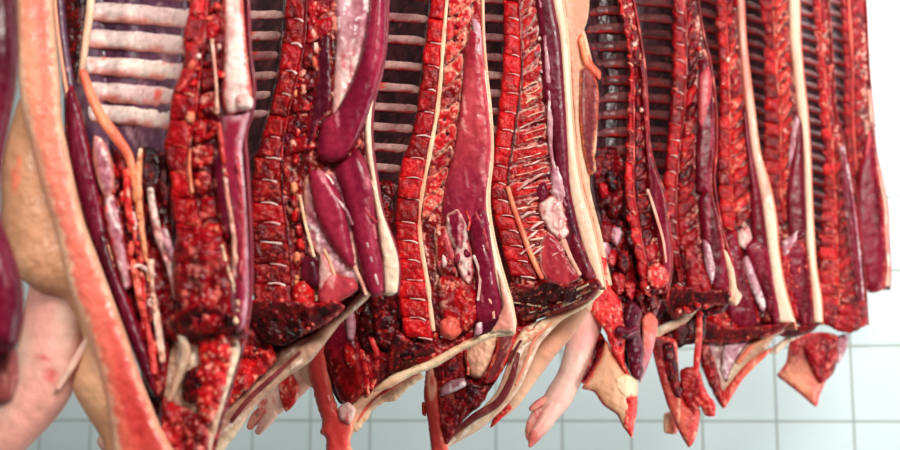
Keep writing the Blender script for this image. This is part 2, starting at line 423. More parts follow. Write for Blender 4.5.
    def backfat(s, kind='fat', y0=None, y1=None, h=-.002, **k):
        s.strip('back_fat', lambda y: s.s3(y) - 1, s.s4, y0 if y0 is not None else s.top, y1 or s.ybot, kind, h=h, bulge=.006, thick=.02, R=6, amp=.0006, **k)

# ------------------------------------------------------------------ the setting
def tile_material(name, base, dark, tile, gw, rough):
    m = bpy.data.materials.new(name); m.use_nodes = True; n = m.node_tree.nodes; l = m.node_tree.links; b = n['Principled BSDF']
    tc = n.new('ShaderNodeTexCoord'); br = n.new('ShaderNodeTexBrick')
    br.offset = 0.0; br.squash = 1.0
    br.inputs['Color1'].default_value = (*base, 1); br.inputs['Color2'].default_value = (*[v * .96 for v in base], 1)
    br.inputs['Mortar'].default_value = (*dark, 1); br.inputs['Scale'].default_value = 1.0
    br.inputs['Mortar Size'].default_value = gw; br.inputs['Mortar Smooth'].default_value = 0.3
    br.inputs['Brick Width'].default_value = tile; br.inputs['Row Height'].default_value = tile
    l.new(tc.outputs['Object'], br.inputs['Vector'])
    no = n.new('ShaderNodeTexNoise'); no.inputs['Scale'].default_value = 2.5
    l.new(tc.outputs['Object'], no.inputs['Vector'])
    mx = n.new('ShaderNodeMix'); mx.data_type = 'RGBA'; mx.blend_type = 'MULTIPLY'; mx.inputs[0].default_value = 0.12
    l.new(br.outputs[0], mx.inputs[6]); l.new(no.outputs[0], mx.inputs[7]); l.new(mx.outputs[2], b.inputs['Base Color'])
    bp = n.new('ShaderNodeBump'); bp.inputs['Strength'].default_value = 0.4; bp.inputs['Distance'].default_value = 0.002; bp.invert = True
    l.new(br.outputs['Fac'], bp.inputs['Height']); l.new(bp.outputs[0], b.inputs['Normal'])
    b.inputs['Roughness'].default_value = rough
    return m
def slab_box(name, sx, sy, sz, mat, loc, rot, y0=-.5):
    V = [(x * sx, y * sy, z) for z in (-sz, 0) for y in (y0, y0 + 1) for x in (-.5, .5)]
    F = [(0, 2, 3, 1), (4, 5, 7, 6), (0, 1, 5, 4), (2, 6, 7, 3), (0, 4, 6, 2), (1, 3, 7, 5)]
    me = bpy.data.meshes.new(name); me.from_pydata(V, [], F); me.materials.append(mat)
    o = bpy.data.objects.new(name, me); sc.collection.objects.link(o); o.location = loc; o.rotation_euler = rot; o['kind'] = 'structure'
    return o
TILE = 0.24; WK = 0.356; WD0 = 4.54
PHI = math.atan(WK)
tile = tile_material('white_wall_tiles', lin((222, 236, 236)), lin((168, 176, 170)), TILE, 0.0045, 0.25)
floor_m = tile_material('grey_floor_tiles', lin((150, 150, 148)), lin((100, 98, 95)), 0.3, 0.004, 0.4)
# the wall runs nearer towards the far end of the row; local axes: x along the wall, y up
wx = np.array([math.cos(PHI), -math.sin(PHI), 0])
def wall_hit(x, y):
    dx = (x - 450) / FPX; dz = (225 - y) / FPX; c, p = math.cos(PITCH), math.sin(PITCH)
    r = np.array([dx, c - dz * p, p + dz * c]); nrm = np.array([-math.sin(PHI), -math.cos(PHI), 0])
    q0 = np.array([0, WD0, 0]); return EYE + r * (((q0 - EYE) @ nrm) / (r @ nrm))
A = wall_hit(853.5, 421.5)                      # a crossing of two joints
org = A + wx * (-12 * TILE); org[2] = A[2] - 6 * TILE
slab_box('wall_back', 60 * TILE, 16 * TILE, 0.1, tile, tuple(org), (math.pi / 2, 0, -PHI), 0.0)
slab_box('floor', 9, 7.5, 0.1, floor_m, (0, 2.2, 0), (0, 0, 0))

SIDES = 'split pork sides hanging in a row'
#CARCASSES
# ---- the side cut off by the picture's left edge
b = Body('pork_side', 1.22, 0, 0, (-30, 345), 'dark purple side of pork cut off by the edge, in front of the whole row', 'pork side', SIDES, res=3)
b.slab('loin', [(-70, -70), (12, -70), (17, 0), (19, 50), (16, 90), (9, 125), (3, 160), (0, 200), (3, 225), (13, 250), (23, 285), (24, 315), (19, 342), (8, 352), (-70, 350)], 'purple', bulge=.03, thick=.08, R=30, amp=.003, ns=40)
b.slab('jowl', [(-70, 335), (8, 340), (17, 352), (19, 380), (12, 402), (-5, 408), (-70, 410)], 'brown', h=-.03, bulge=.02, thick=.04, R=14, amp=.003, ns=60)

# ---- first whole side: ribs open, broad belly edge
b = Body('pork_side', 1.5, 150, 8, (150, 400), 'blurred pork side with pale striped ribs and a thick skin edge along its belly', 'pork side', SIDES, res=2.6)
b.frame([(-70, 56), (0, 56), (80, 66), (150, 80), (250, 110), (330, 130)],
        [(-70, 194), (0, 188), (29, 185), (58, 182), (87, 176), (116, 168), (149, 165), (178, 168), (207, 173), (250, 174), (330, 178)],
        [(-70, 214), (0, 207), (58, 202), (87, 198), (116, 195), (149, 189), (178, 191), (207, 198), (260, 205), (330, 210)],
        [(-70, 224), (0, 221), (87, 220), (116, 218), (149, 215), (178, 212), (207, 218), (240, 226), (330, 228)],
        [(-70, 243), (0, 244), (50, 247), (95, 251), (112, 249), (130, 243), (165, 243), (200, 246), (250, 248), (300, 247), (330, 243)],
        [(-70, 246), (0, 247), (50, 249), (95, 253), (112, 251), (130, 245), (165, 246), (200, 248), (250, 250), (300, 249), (330, 245)], 322)
b.shell(lower=8, edge='loin')
b.chest([-62, -35, -8, 19, 46, 73, 99, 121], 'ribpale', 'wallpurple', ry=10.6, y1=165, slope=-4, curve_=3, under=(214, 130, 120), qend=.8)
b.bed('beddark')
b.spine(list(range(-62, 330, 26)), ('vert', 'vertdark', 'flesh'), ('flesh', 'dark', 'red'), slant=5, cord_w=1.6, disc_r=1.3, cordk='flesh', disc='blush', rim=None, wob=2, dprob=.7)
b.cord('spinal_cord', [(190, 150, .008, 1.4), (189, 168, .009, 2), (192, 192, .009, 1.6)], 'orange')
b.flecks(26, 0, 300, ('white', 'redbright', 'dark', 'blush', 'orange', 'flesh'), lambda y: b.s0(y) + 6, lambda y: b.s2(y) + 4, r=(3, 6), h=.004)
b.slab('flank_shadow', [(50, -60), (55, 20), (60, 60), (64, 95), (74, 92), (84, 60), (88, 0), (90, -60)], 'black', h=-.03, bulge=.01, thick=.01, R=10)  # deep shadow inside the flank, painted as a black slab
b.cord('fascia_strand', [(93, -60, -.02, 4), (91, 0, -.02, 4), (86, 40, -.02, 4), (80, 82, -.02, 3)], 'fascia')
b.slab('belly_muscle', [(64, 95), (72, 85), (82, 110), (88, 140), (96, 175), (104, 215), (114, 260), (130, 300), (150, 355), (158, 395), (146, 384), (124, 330), (104, 282), (84, 222), (72, 178), (65, 140)], 'purple', h=-.012, bulge=.012, thick=.015, R=9, amp=.003, rim=('flesh', 2))
b.cord('belly_rim', [(83, 72, -.01, 4), (91, 95, -.008, 5), (102, 118, -.006, 5.5), (117, 138, -.006, 5.5), (130, 160, -.008, 4.5), (136, 200, -.01, 3)], 'orange')
b.slab('skirt_muscle', [(94, 136), (103, 140), (112, 160), (115, 185), (108, 200), (99, 185), (93, 160)], 'mauve', h=-.006, bulge=.009, thick=.01, rim=('fatpink', 3), amp=.003)
b.slab('skirt_muscle', [(104, 198), (113, 192), (121, 215), (127, 250), (132, 285), (124, 290), (114, 255), (106, 225)], 'mauve', h=-.008, bulge=.008, thick=.01, rim=('flesh', 3), amp=.003)
b.slab('inner_muscle_and_shade', [(112, 150), (128, 158), (138, 175), (152, 160), (166, 150), (172, 200), (176, 260), (180, 330), (168, 345), (150, 330), (136, 285), (124, 220)], 'dark', h=-.026, bulge=.012, thick=.02, R=10, amp=.005, ns=60)
for p, k, r in (([(140, 150), (137, 190), (143, 240), (148, 280)], 'orange', 3.2), ([(128, 170), (130, 210), (138, 250), (146, 300)], 'edge', 3.0), ([(152, 190), (157, 230), (168, 266), (177, 298)], 'white', 3.6),
                ([(150, 262), (152, 290), (158, 320), (164, 360)], 'fatpink', 3.4), ([(132, 262), (142, 300), (150, 340), (156, 372)], 'blush', 3.2), ([(163, 232), (172, 252), (182, 270)], 'mauve', 4), ([(118, 262), (128, 268), (142, 266), (152, 276)], 'white', 3)):
    b.cord('tendon', [(x + R_.uniform(-2, 2), y, -.006 + R_.uniform(-.003, .002), r * R_.uniform(.6, 1.3)) for x, y in p], k, amp=.006)
b.slab('inner_muscle_and_shade', [(88, 150), (110, 160), (134, 166), (150, 210), (166, 260), (172, 330), (166, 400), (152, 396), (128, 330), (108, 270), (94, 210)], 'flesh', h=-.03, bulge=.012, thick=.02, R=10, amp=.005, ns=60, blend=('beddark', 170, 260, 1))
for kk, tt in ((('flesh', 'dark', 'redbright', 'dark', 'loin'), 3.6), (('mauve', 'blush', 'white', 'flesh'), 4.2)):
    b.flecks(16, 165, 350, kk, lambda y: 92 + (y - 150) * .27, lambda y: 134 + (y - 150) * .12, r=(3, 6), h=-.012, name='muscle_scrap', tall=tt)
b.slab('lung_hollow_shade', [(137, 152), (150, 146), (160, 156), (160, 185), (150, 205), (140, 190)], 'black', h=-.012, bulge=.004, thick=.01)  # black slab painting the darkness of a hole, no real recess
b.slab('shoulder_fat', [(223, -60), (243, -60), (243, 0), (246, 45), (250, 80), (252, 98), (248, 108), (238, 113), (228, 116), (222, 100), (224, 50), (223, 0)], 'white', h=.002, bulge=.01, thick=.02, R=9, rim=('blush', 3))
b.slab('fat_knob', [(236, 96), (246, 93), (253, 99), (252, 108), (242, 111), (235, 106)], 'white', h=.012, bulge=.007, thick=.01)
b.slab('shoulder_muscle', [(222, 118), (236, 115), (250, 112), (246, 128), (242, 150), (245, 190), (248, 240), (249, 290), (245, 326), (236, 332), (228, 300), (231, 250), (228, 200), (218, 160)], 'rose', h=.002, bulge=.012, thick=.02, R=9, rim=('mauve', 5))
b.slab('shoulder_muscle', [(214, 150), (224, 150), (231, 190), (232, 230), (226, 242), (218, 215), (213, 180)], 'purple', h=.004, bulge=.008, thick=.02, rim=('bed', 3))
for p, k, r in (([(224, 170), (228, 200), (234, 240), (236, 276)], 'fatpink', 2.6), ([(236, 150), (240, 190), (242, 240), (240, 290)], 'loinpink', 3), ([(222, 246), (228, 270), (238, 300), (236, 322)], 'cream', 3), ([(219, 124), (222, 150), (226, 176)], 'blush', 3.4), ([(212, 40), (216, 80), (217, 112)], 'fatpink', 2.6)):
    b.cord('fat_seam', [(x, y, .0125, r * R_.uniform(.5, 1.1)) for x, y in p], k, amp=.004)
b.slab('neck_muscle', [(176, 236), (200, 228), (222, 236), (230, 262), (232, 300), (226, 326), (204, 334), (184, 326), (174, 290)], 'flesh', h=.004, bulge=.012, thick=.03, R=12, amp=.006, ns=70)
b.slab('neck_cut', [(170, 316), (206, 300), (244, 322), (248, 336), (214, 346), (186, 345), (168, 335)], 'dark', h=-.002, bulge=.008, ragged=1.5, rim=('flesh', 3), thick=.03, hy=-.8, amp=.004)
b.slab('jowl_meat', [(176, 330), (204, 334), (234, 334), (240, 352), (226, 398), (214, 440), (204, 470), (160, 470), (158, 420), (166, 370)], 'fascia', h=-.03, bulge=.01, thick=.02, R=12, amp=.004)
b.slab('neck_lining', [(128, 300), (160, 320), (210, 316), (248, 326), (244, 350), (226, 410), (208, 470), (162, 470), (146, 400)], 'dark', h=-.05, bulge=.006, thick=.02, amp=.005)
b.slab('jowl_meat', [(200, 334), (224, 332), (232, 352), (226, 384), (216, 418), (202, 424), (194, 392), (198, 360)], 'redbright', h=-.014, bulge=.012, thick=.015, R=9, amp=.006, ns=90, ragged=2)
b.slab('jowl_meat', [(162, 398), (178, 404), (200, 414), (210, 440), (206, 475), (170, 475), (158, 440)], 'flesh', h=-.014, bulge=.012, thick=.015, R=9, amp=.006, ragged=2)
b.slab('hollow_shade', [(184, 374), (198, 366), (204, 384), (192, 404), (182, 398)], 'black', h=-.008, bulge=.003, thick=.01)  # shade of a hole below the neck, put in as a black slab
b.slab('hollow_shade', [(176, 302), (196, 292), (214, 300), (212, 318), (192, 326), (178, 320)], 'black', h=.012, bulge=.003, thick=.01)  # another dark hole painted black on the surface
b.cord('tendon', [(178, 330, -.008, 4), (186, 352, -.008, 5), (178, 378, -.01, 4), (170, 400, -.012, 3)], 'fascia')
b.slab('belly_edge', [(14, -70), (16, 0), (19, 87), (25, 120), (40, 180), (57, 235), (70, 290), (88, 335), (102, 380), (112, 430), (120, 480), (186, 480), (161, 427), (142, 380), (126, 333), (109, 287), (95, 250), (84, 220), (74, 178), (68, 149), (62, 120), (60, 80), (56, 40), (53, 0), (52, -70)], 'skinpink', h=.012, bulge=.016, thick=.02, R=16, rim=('skin', 7), amp=.001, ang=75, blend=('blush', 200, 430, 1))
b.slab('shoulder_skin', [(22, 95), (8, 135), (2, 170), (2, 230), (10, 268), (36, 290), (66, 300), (84, 340), (72, 386), (86, 414), (102, 440), (112, 480), (150, 480), (120, 360), (80, 220), (50, 110)], 'skintan', h=-.02, bulge=.03, thick=.03, R=34, amp=.001)
g = b.cord('foreleg', [(70, 250, -.06, 34), (62, 290, -.055, 33), (54, 335, -.05, 34), (42, 385, -.045, 31), (18, 424, -.04, 24), (-14, 458, -.04, 20), (-60, 490, -.04, 19)], 'skinpale', n=18, amp=.002, ns=40)
b.cord('skin_fold', [(58, 388, -.012, 3), (72, 366, -.010, 4), (84, 346, -.010, 4), (90, 334, -.012, 2.5)], 'skinpale', parent=g)
for x, y, r in ((61, 320, 5), (33, 381, 6), (39, 362, 4), (40, 396, 3)):
    b.slab('wound', [(x - r*.7, y - r), (x + r*.5, y - r*.8), (x + r*.7, y + r), (x - r*.4, y + r*.9)], 'flesh', h=-.024 - abs(x-52)*.0002, bulge=.003, thick=.02, parent=g)

# ---- second side: dark spine, smooth purple loin
b = Body('pork_side', 1.75, 300, 6, (310, 330), 'pork side with cherry-dark backbone and smooth purple muscles, behind the striped-rib one', 'pork side', SIDES, res=2.2)
b.frame([(-70, 172), (0, 172), (150, 168), (310, 170)],
        [(-70, 294), (0, 286), (35, 282), (71, 278), (107, 270), (142, 260), (160, 254), (185, 251), (221, 251), (257, 251), (292, 254), (315, 256)],
        [(-70, 312), (0, 307), (35, 305), (71, 299), (107, 290), (142, 283), (185, 282), (221, 286), (257, 290), (292, 293), (315, 296)],
        [(-70, 334), (0, 332), (71, 333), (107, 331), (142, 316), (185, 306), (221, 307), (257, 313), (315, 320)],
        [(-70, 386), (0, 385), (53, 382), (71, 378), (96, 371), (120, 366), (150, 367), (185, 373), (214, 377), (242, 380), (267, 383), (294, 385)],
        [(-70, 388), (0, 387), (53, 384), (71, 381), (96, 374), (120, 371), (150, 372), (185, 377), (214, 382), (250, 395), (267, 398), (290, 397)], 292)
b.shell(lower=4, edge='loin')
b.chest([-48, -27, -6, 15, 36, 56, 76, 96, 115], 'rib', 'wall', ry=5.0, y1=200, slope=3, curve_=3)
b.bed('beddark')
b.spine([-52, -28, -6, 19, 44, 71, 94, 116, 137, 158, 180, 203, 223, 242, 264, 284, 305], ('cherry', 'cherry', 'vertdark'), ('flesh', 'dark'), slant=6, cord_w=1.2, cordk='dark', disc='white', pbot=165, disc_r=1.2, rim=None, wob=1)
b.flecks(30, 0, 300, ('orange', 'flesh', 'dark', 'redbright', 'flesh', 'purple'), lambda y: b.s1(y) + 1, lambda y: b.s1(y) + 20, r=(1.8, 3.4), tall=3)
# dark upper vertebrae give way to brighter ones: flecked strand beside the canal
for y in range(-50, 310, 14):
    x = float(b.s1(y)) + R_.uniform(4, 14)
    b.slab('fat_fleck', [(x-3, y-5), (x+2, y-6), (x+4, y+1), (x+1, y+7), (x-3, y+4)], R_.choice(['orange', 'flesh', 'redbright', 'fatpink', 'flesh']), h=.002, bulge=.006, thick=.01, amp=.003, ragged=1.2)
b.slab('silver_skin', [(334, -70), (372, -70), (371, 0), (366, 36), (356, 75), (342, 108), (337, 120), (332, 112), (333, 89), (336, 36), (335, 0)], 'mauve', h=-.002, bulge=.006, thick=.02, R=9, blend=('white', 20, 90, 1))
b.slab('loin', [(371, -70), (388, -70), (387, 0), (385, 53), (376, 90), (367, 118), (359, 138), (345, 159), (330, 163), (316, 157), (317, 140), (322, 122), (335, 112), (346, 92), (355, 71), (365, 39), (370, 0)], 'rose', h=.004, bulge=.016, thick=.03, R=13, ang=80)
b.slab('muscle_strip', [(318, 40), (330, 30), (334, 70), (332, 110), (320, 126), (312, 150), (304, 152), (308, 120), (314, 80)], 'purple', h=0, bulge=.006, thick=.01, rim=('bed', 3), amp=.004, ragged=1.5)
b.slab('shoulder_web', [(304, 180), (318, 172), (340, 175), (352, 215), (358, 255), (358, 282), (336, 276), (318, 256), (306, 232)], 'mauve', h=-.002, bulge=.008, thick=.02, rim=('fatpink', 4), amp=.004)
b.slab('shoulder_muscle', [(308, 176), (316, 170), (325, 172), (337, 188), (345, 206), (351, 239), (356, 267), (346, 266), (329, 243), (315, 214)], 'rose', h=.006, bulge=.014, thick=.02, R=10, ang=65)
b.slab('shoulder_muscle', [(334, 171), (345, 160), (358, 150), (367, 165), (373, 188), (378, 239), (384, 267), (384, 292), (372, 297), (361, 274), (351, 230), (342, 194)], 'rose', h=.004, bulge=.014, thick=.02, R=11, ang=80)
b.slab('shoulder_muscle', [(331, 274), (344, 276), (355, 279), (358, 290), (343, 300), (325, 308), (318, 298), (322, 284)], 'loinpink', h=.008, bulge=.01, thick=.02, R=9)
b.slab('shoulder_muscle', [(304, 256), (316, 260), (321, 282), (312, 290), (300, 276)], 'purple', h=.006, bulge=.008, thick=.02)
for p, k, r in (([(334, 196), (346, 210), (352, 224)], 'mauve', 1.3), ([(362, 196), (368, 214), (377, 222)], 'loinpink', 1.2), ([(366, 240), (372, 262), (378, 284)], 'mauve', 1.2), ([(318, 180), (326, 176), (332, 184)], 'white', 2.2), ([(300, 196), (306, 226), (314, 256)], 'cream', 1.5), ([(352, 262), (360, 278), (366, 294)], 'fatpink', 1.6), ([(324, 250), (330, 262), (336, 280)], 'cream', 1.6)):
    b.cord('fat_seam', [(x, y, .0175 if r < 1.5 else .011, r) for x, y in p], k, amp=.002, flat=.25)
b.slab('fat_lump', [(294, 285), (304, 280), (314, 290), (314, 306), (300, 310), (292, 298)], 'redbright', h=.006, bulge=.01, thick=.02, amp=.004)
b.slab('fat_lump', [(320, 254), (328, 258), (334, 270), (328, 290), (321, 304), (318, 286)], 'white', h=.006, bulge=.006, thick=.01)
b.backfat(y0=100, y1=292)
b.slab('back_skin_flap', [(371, 180), (377, 190), (383, 214), (396, 250), (399, 268), (397, 292), (385, 295), (383, 266), (380, 242), (376, 214)], 'fat', h=.002, bulge=.006, thick=.014, R=8)
b.slab('neck_cut', [(252, 300), (280, 298), (310, 304), (332, 300), (346, 306), (330, 322), (308, 334), (284, 344), (262, 340), (250, 322)], 'dark', h=0, bulge=.008, ragged=1.5, rim=('flesh', 3), thick=.03, hy=-.9, amp=.005)
b.slab('hollow_shade', [(258, 312), (280, 304), (300, 312), (302, 334), (284, 346), (262, 340)], 'black', h=.004, bulge=.002, thick=.01)  # black slab standing in for the shaded neck opening
b.slab('neck_meat', [(190, 338), (214, 330), (246, 334), (272, 346), (276, 362), (258, 378), (234, 402), (214, 412), (200, 396), (192, 366)], 'redbright', h=-.03, bulge=.016, thick=.03, R=11, amp=.007, ns=80, ragged=2)
b.slab('neck_meat', [(232, 330), (252, 320), (262, 340), (272, 352), (254, 362), (236, 352)], 'dark', h=-.02, bulge=.008, thick=.02, amp=.005, ragged=2)
b.slab('neck_lining', [(180, 330), (250, 318), (320, 300), (360, 288), (352, 306), (314, 336), (282, 352), (250, 384), (214, 420), (190, 400)], 'dark', h=-.06, bulge=.006, thick=.02, amp=.005)
b.flecks(14, 298, 330, ('flesh', 'redbright', 'dark', 'fascia'), lambda y: 250, lambda y: 340 - (y - 298) * .8, r=(3, 7), h=-.004, name='neck_scrap', tall=1)
b.slab('jowl', [(366, 288), (370, 296), (358, 308), (340, 324), (312, 360), (286, 378), (258, 404), (234, 438), (214, 462), (196, 470), (202, 434), (222, 406), (240, 394), (262, 372), (278, 350), (312, 334), (338, 316), (354, 298)], 'fascia', h=-.05, bulge=.012, thick=.02, R=9, ang=-38, amp=.002, ns=60)
b.cord('jowl_stripe', [(300, 352, -.036, 1.6), (276, 374, -.036, 2.2), (250, 398, -.036, 2.6), (232, 420, -.036, 2.2)], 'brown')
b.cord('jowl_stripe', [(232, 400, -.034, 2.4), (218, 420, -.034, 2.6), (210, 446, -.036, 2)], 'mauve')
b.cord('foreleg', [(205, 335, -.11, 18), (165, 380, -.11, 16), (128, 420, -.11, 13), (106, 443, -.11, 10)], 'skinpale', n=14)
b.slab('throat_flap', [(186, 420), (198, 426), (206, 440), (206, 470), (178, 470)], 'edge', h=-.034, bulge=.008, thick=.02)

# ---- third side
b = Body('pork_side', 1.95, 440, 8, (440, 380), 'pork side with a pale cord down its red backbone beside a broad pinkish loin', 'pork side', SIDES, res=1.9)
b.frame([(-70, 318), (0, 318), (150, 314), (340, 318)],
        [(-70, 436), (0, 430), (38, 425), (75, 421), (113, 416), (145, 408), (165, 401), (200, 396), (240, 395), (280, 397), (320, 401), (340, 405)],
        [(-70, 452), (0, 447), (38, 443.6), (75, 441), (113, 437), (151, 430), (170, 426.5), (200, 421), (220, 419.5), (240, 420.5), (280, 427), (320, 432), (335, 434)],
        [(-70, 480), (0, 475), (38, 466), (75, 463), (113, 459), (151, 454), (170, 449), (200, 443), (250, 446), (330, 452)],
        [(-70, 480), (0, 480), (38, 481), (75, 484), (113, 488), (151, 490), (170, 488), (200, 485), (240, 489), (280, 495), (300, 500), (318, 500)],
        [(-70, 482), (0, 482), (38, 483), (75, 486), (113, 490), (151, 491.5), (165, 491), (185, 488.5), (200, 488), (240, 493.5), (280, 504), (300, 510), (320, 514)], 322)
b.shell(lower=4)
b.chest([-48, -25, -3, 20, 42, 68, 90, 110, 130, 150, 170, 188], 'rib', 'wall', ry=4.9, slope=-2, curve_=3, y1=215)
b.bed('bed', y1=337)
b.spine([-50, -27, -3, 19, 43, 66, 90, 112, 136, 158, 178, 199, 222, 241, 260, 280, 299, 318, 338], ('vert', 'vert', 'vertdark'), ('redbright', 'flesh', 'edge'), slant=15, cord_w=2.4, pbot=225, disc='white', tilt=1.5, disc_r=.9, rim='fatpink')
b.flecks(16, 0, 200, ('orange', 'fatpink', 'dark', 'flesh'), lambda y: b.s1(y) + 6, lambda y: b.s2(y), r=(1.6, 3.2), h=.005)
b.slab('inner_muscle_and_shade', [(366, 186), (384, 180), (397, 186), (398, 240), (402, 330), (396, 350), (376, 340), (368, 250)], 'dark', h=-.03, bulge=.008, thick=.02, amp=.005)  # dark slab filling the cavity below the ribs, shade put into its colour
b.strip('loin', lambda y: float(b.s2(y)) + (0 if y > 50 else 2), lambda y: float(b.s3(y)) + 1, 30, 232, 'loinpink', h=.002, bulge=.009, thick=.03, R=9, amp=.0022, ns=120, ang=80, blend=('rose', 120, 215, 1), rim=('loinpink', 2))
b.slab('silver_skin', [(472, 20), (480, 24), (482, 55), (478, 75), (471, 78), (474, 50)], 'mauve', h=.006, bulge=.004, thick=.01)
b.slab('shoulder_muscle', [(468, 220), (480, 206), (487, 214), (491, 240), (496, 275), (502, 306), (498, 320), (482, 326), (474, 314), (476, 285), (472, 250)], 'rose', h=.004, bulge=.012, thick=.03, R=10, ang=80)
b.slab('shoulder_muscle', [(438, 280), (452, 274), (470, 284), (478, 298), (477, 320), (466, 332), (448, 328), (440, 312)], 'red', h=.004, bulge=.01, thick=.03, R=8, amp=.003)
b.slab('shoulder_muscle', [(434, 232), (446, 226), (452, 250), (458, 278), (448, 282), (438, 268)], 'flesh', h=.003, bulge=.008, thick=.02, rim=('fatpink', 2))
b.slab('fat_lump', [(446, 214), (458, 208), (466, 220), (468, 240), (462, 252), (452, 246), (446, 230)], 'rose', h=.006, bulge=.01, thick=.02, rim=('white', 3.5), amp=.006)
b.slab('fat_lump', [(456, 240), (466, 236), (472, 252), (474, 272), (470, 286), (462, 280), (454, 258)], 'white', h=.006, bulge=.009, thick=.02, amp=.003, rim=('loinpink', 3))
b.slab('fat_lump', [(440, 236), (448, 232), (452, 244), (456, 262), (450, 264), (444, 252)], 'loinpink', h=.006, bulge=.006, thick=.02)
b.cord('tendon', [(466, 212, .012, 1.4), (470, 220, .012, 1.6), (468, 230, .012, 1.4)], 'redbright')
for p, k, r in (([(482, 244), (488, 262), (492, 284)], 'mauve', 1.2), ([(476, 214), (484, 232), (488, 250)], 'loinpink', 1.6), ([(486, 292), (492, 306), (494, 318)], 'fatpink', 1.3), ([(474, 256), (480, 276), (478, 300)], 'white', 1.4)):
    b.cord('fat_seam', [(x, y, .0145, r) for x, y in p], k, amp=.002, flat=.25)
b.flecks(10, 216, 280, ('white', 'fatpink', 'loinpink', 'rose'), lambda y: 436, lambda y: 472, r=(2.5, 4.5), h=.012, name='fat_fleck', tall=2)
b.slab('neck_bone', [(440, 322), (450, 315), (460, 320), (462, 332), (452, 340), (441, 336)], 'blush', h=.008, bulge=.012, thick=.02, R=9, amp=.003)
b.slab('neck_muscle', [(473, 318), (486, 312), (500, 304), (500, 322), (490, 332), (476, 336)], 'purple', h=.004, bulge=.006, thick=.02)
b.slab('shank_bone', [(476, 324), (482, 322), (482, 333), (474, 336)], 'mauve', h=.014, bulge=.003, thick=.006)
b.backfat(y0=70, y1=318)
b.slab('back_skin_flap', [(497, 268), (503, 278), (511, 302), (516, 326), (514, 333), (500, 332), (490, 334), (496, 320), (502, 308), (500, 290)], 'fatpink', h=.004, bulge=.007, thick=.016, R=7, rim=('fat', 2.5))
b.slab('neck_cut', [(396, 330), (412, 342), (430, 344), (436, 352), (412, 366), (394, 374), (386, 368), (390, 345)], 'dark', h=0, bulge=.006, thick=.03, hy=-.6, amp=.005, ragged=1)
b.slab('neck_muscle', [(428, 334), (446, 338), (466, 332), (486, 328), (503, 322), (500, 330), (478, 338), (456, 349), (434, 360), (418, 366), (416, 354)], 'flesh', h=-.008, bulge=.006, thick=.03, amp=.004)
b.slab('neck_hollow_shade', [(400, 334), (410, 340), (424, 346), (416, 358), (404, 362), (398, 350)], 'black', h=.003, bulge=.003, thick=.01)  # painted dark of the small neck opening
b.flecks(9, 336, 360, ('flesh', 'dark', 'cherry', 'edge'), lambda y: 392, lambda y: 440 - (y - 336) * 1.2, r=(2.5, 5), h=-.002, name='neck_scrap', tall=1)
b.slab('jowl_rim', [(515, 327), (508, 321), (490, 328), (457, 345), (430, 360), (410, 368), (390, 376), (372, 392), (390, 388), (412, 376), (438, 366), (462, 351), (492, 338), (514, 335)], 'cream', h=-.004, bulge=.008, thick=.02, R=5, ang=-30)
b.slab('jowl', [(432, 350), (420, 357), (396, 370), (374, 384), (356, 398), (342, 412), (340, 424), (356, 432), (364, 424), (376, 406), (396, 400), (412, 386), (424, 377), (418, 370), (432, 362)], 'skin', h=-.052, bulge=.012, thick=.02, R=9, ang=-38, amp=.0015, ns=60, ragged=1.2, rim=('cream', 4))
b.cord('jowl_stripe', [(420, 372, -.038, 1.2), (396, 384, -.038, 1.8), (372, 402, -.038, 1.6), (358, 420, -.038, 1.2)], 'blush')
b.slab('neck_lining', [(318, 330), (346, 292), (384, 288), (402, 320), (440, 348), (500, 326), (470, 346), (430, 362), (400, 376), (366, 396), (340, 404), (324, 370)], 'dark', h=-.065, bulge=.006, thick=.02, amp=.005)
b.slab('neck_hollow_shade', [(362, 306), (376, 300), (388, 306), (394, 326), (390, 352), (376, 372), (364, 366), (358, 334)], 'black', h=-.045, bulge=.004, thick=.02, amp=.004)  # shade of the deep neck hole, coloured in as a black slab
for p in ([(384, 292), (388, 320), (394, 348), (400, 360)], [(396, 300), (400, 330), (404, 352)], [(372, 340), (378, 360), (372, 388)], [(361, 352), (366, 372), (368, 394)]):
    b.cord('neck_tendon', [(x, y, -.034, 3.2 if i < 2 else 2) for i, (x, y) in enumerate(p)], 'edge', amp=.003)
b.slab('neck_meat', [(358, 360), (372, 352), (392, 352), (398, 366), (384, 380), (370, 394), (360, 392)], 'flesh', h=-.042, bulge=.01, thick=.02, amp=.006, ragged=2)
b.slab('throat_meat', [(324, 338), (334, 312), (345, 298), (352, 326), (362, 350), (366, 388), (352, 404), (340, 400), (331, 376), (322, 352)], 'loin', h=-.04, bulge=.016, thick=.02, R=10, amp=.003, rim=('flesh', 2), blend=('cherry', 330, 372, 1))
b.slab('throat_fat', [(345, 312), (352, 306), (356, 322), (354, 340), (347, 338)], 'mauve', h=-.022, bulge=.006, thick=.01)
b.slab('throat_fat', [(344, 345), (353, 348), (356, 362), (350, 368), (344, 358)], 'redbright', h=-.022, bulge=.006, thick=.01, amp=.003)
b.slab('throat_flap', [(314, 330), (324, 326), (330, 345), (328, 362), (332, 385), (338, 408), (352, 412), (354, 428), (350, 440), (354, 470), (324, 470), (326, 440), (320, 434), (322, 424), (316, 400), (308, 372), (310, 350)], 'blush', h=-.044, bulge=.014, thick=.02, R=8, ragged=1, amp=.0008, rim=('skinpink', 3))
b.slab('throat_bone', [(338, 408), (348, 402), (356, 410), (350, 424), (340, 420)], 'white', h=-.028, bulge=.006, thick=.01)
b.slab('cheek_skin', [(298, 356), (310, 352), (330, 348), (334, 372), (326, 386), (312, 388), (300, 376)], 'skin', h=-.075, bulge=.02, thick=.03, R=10)
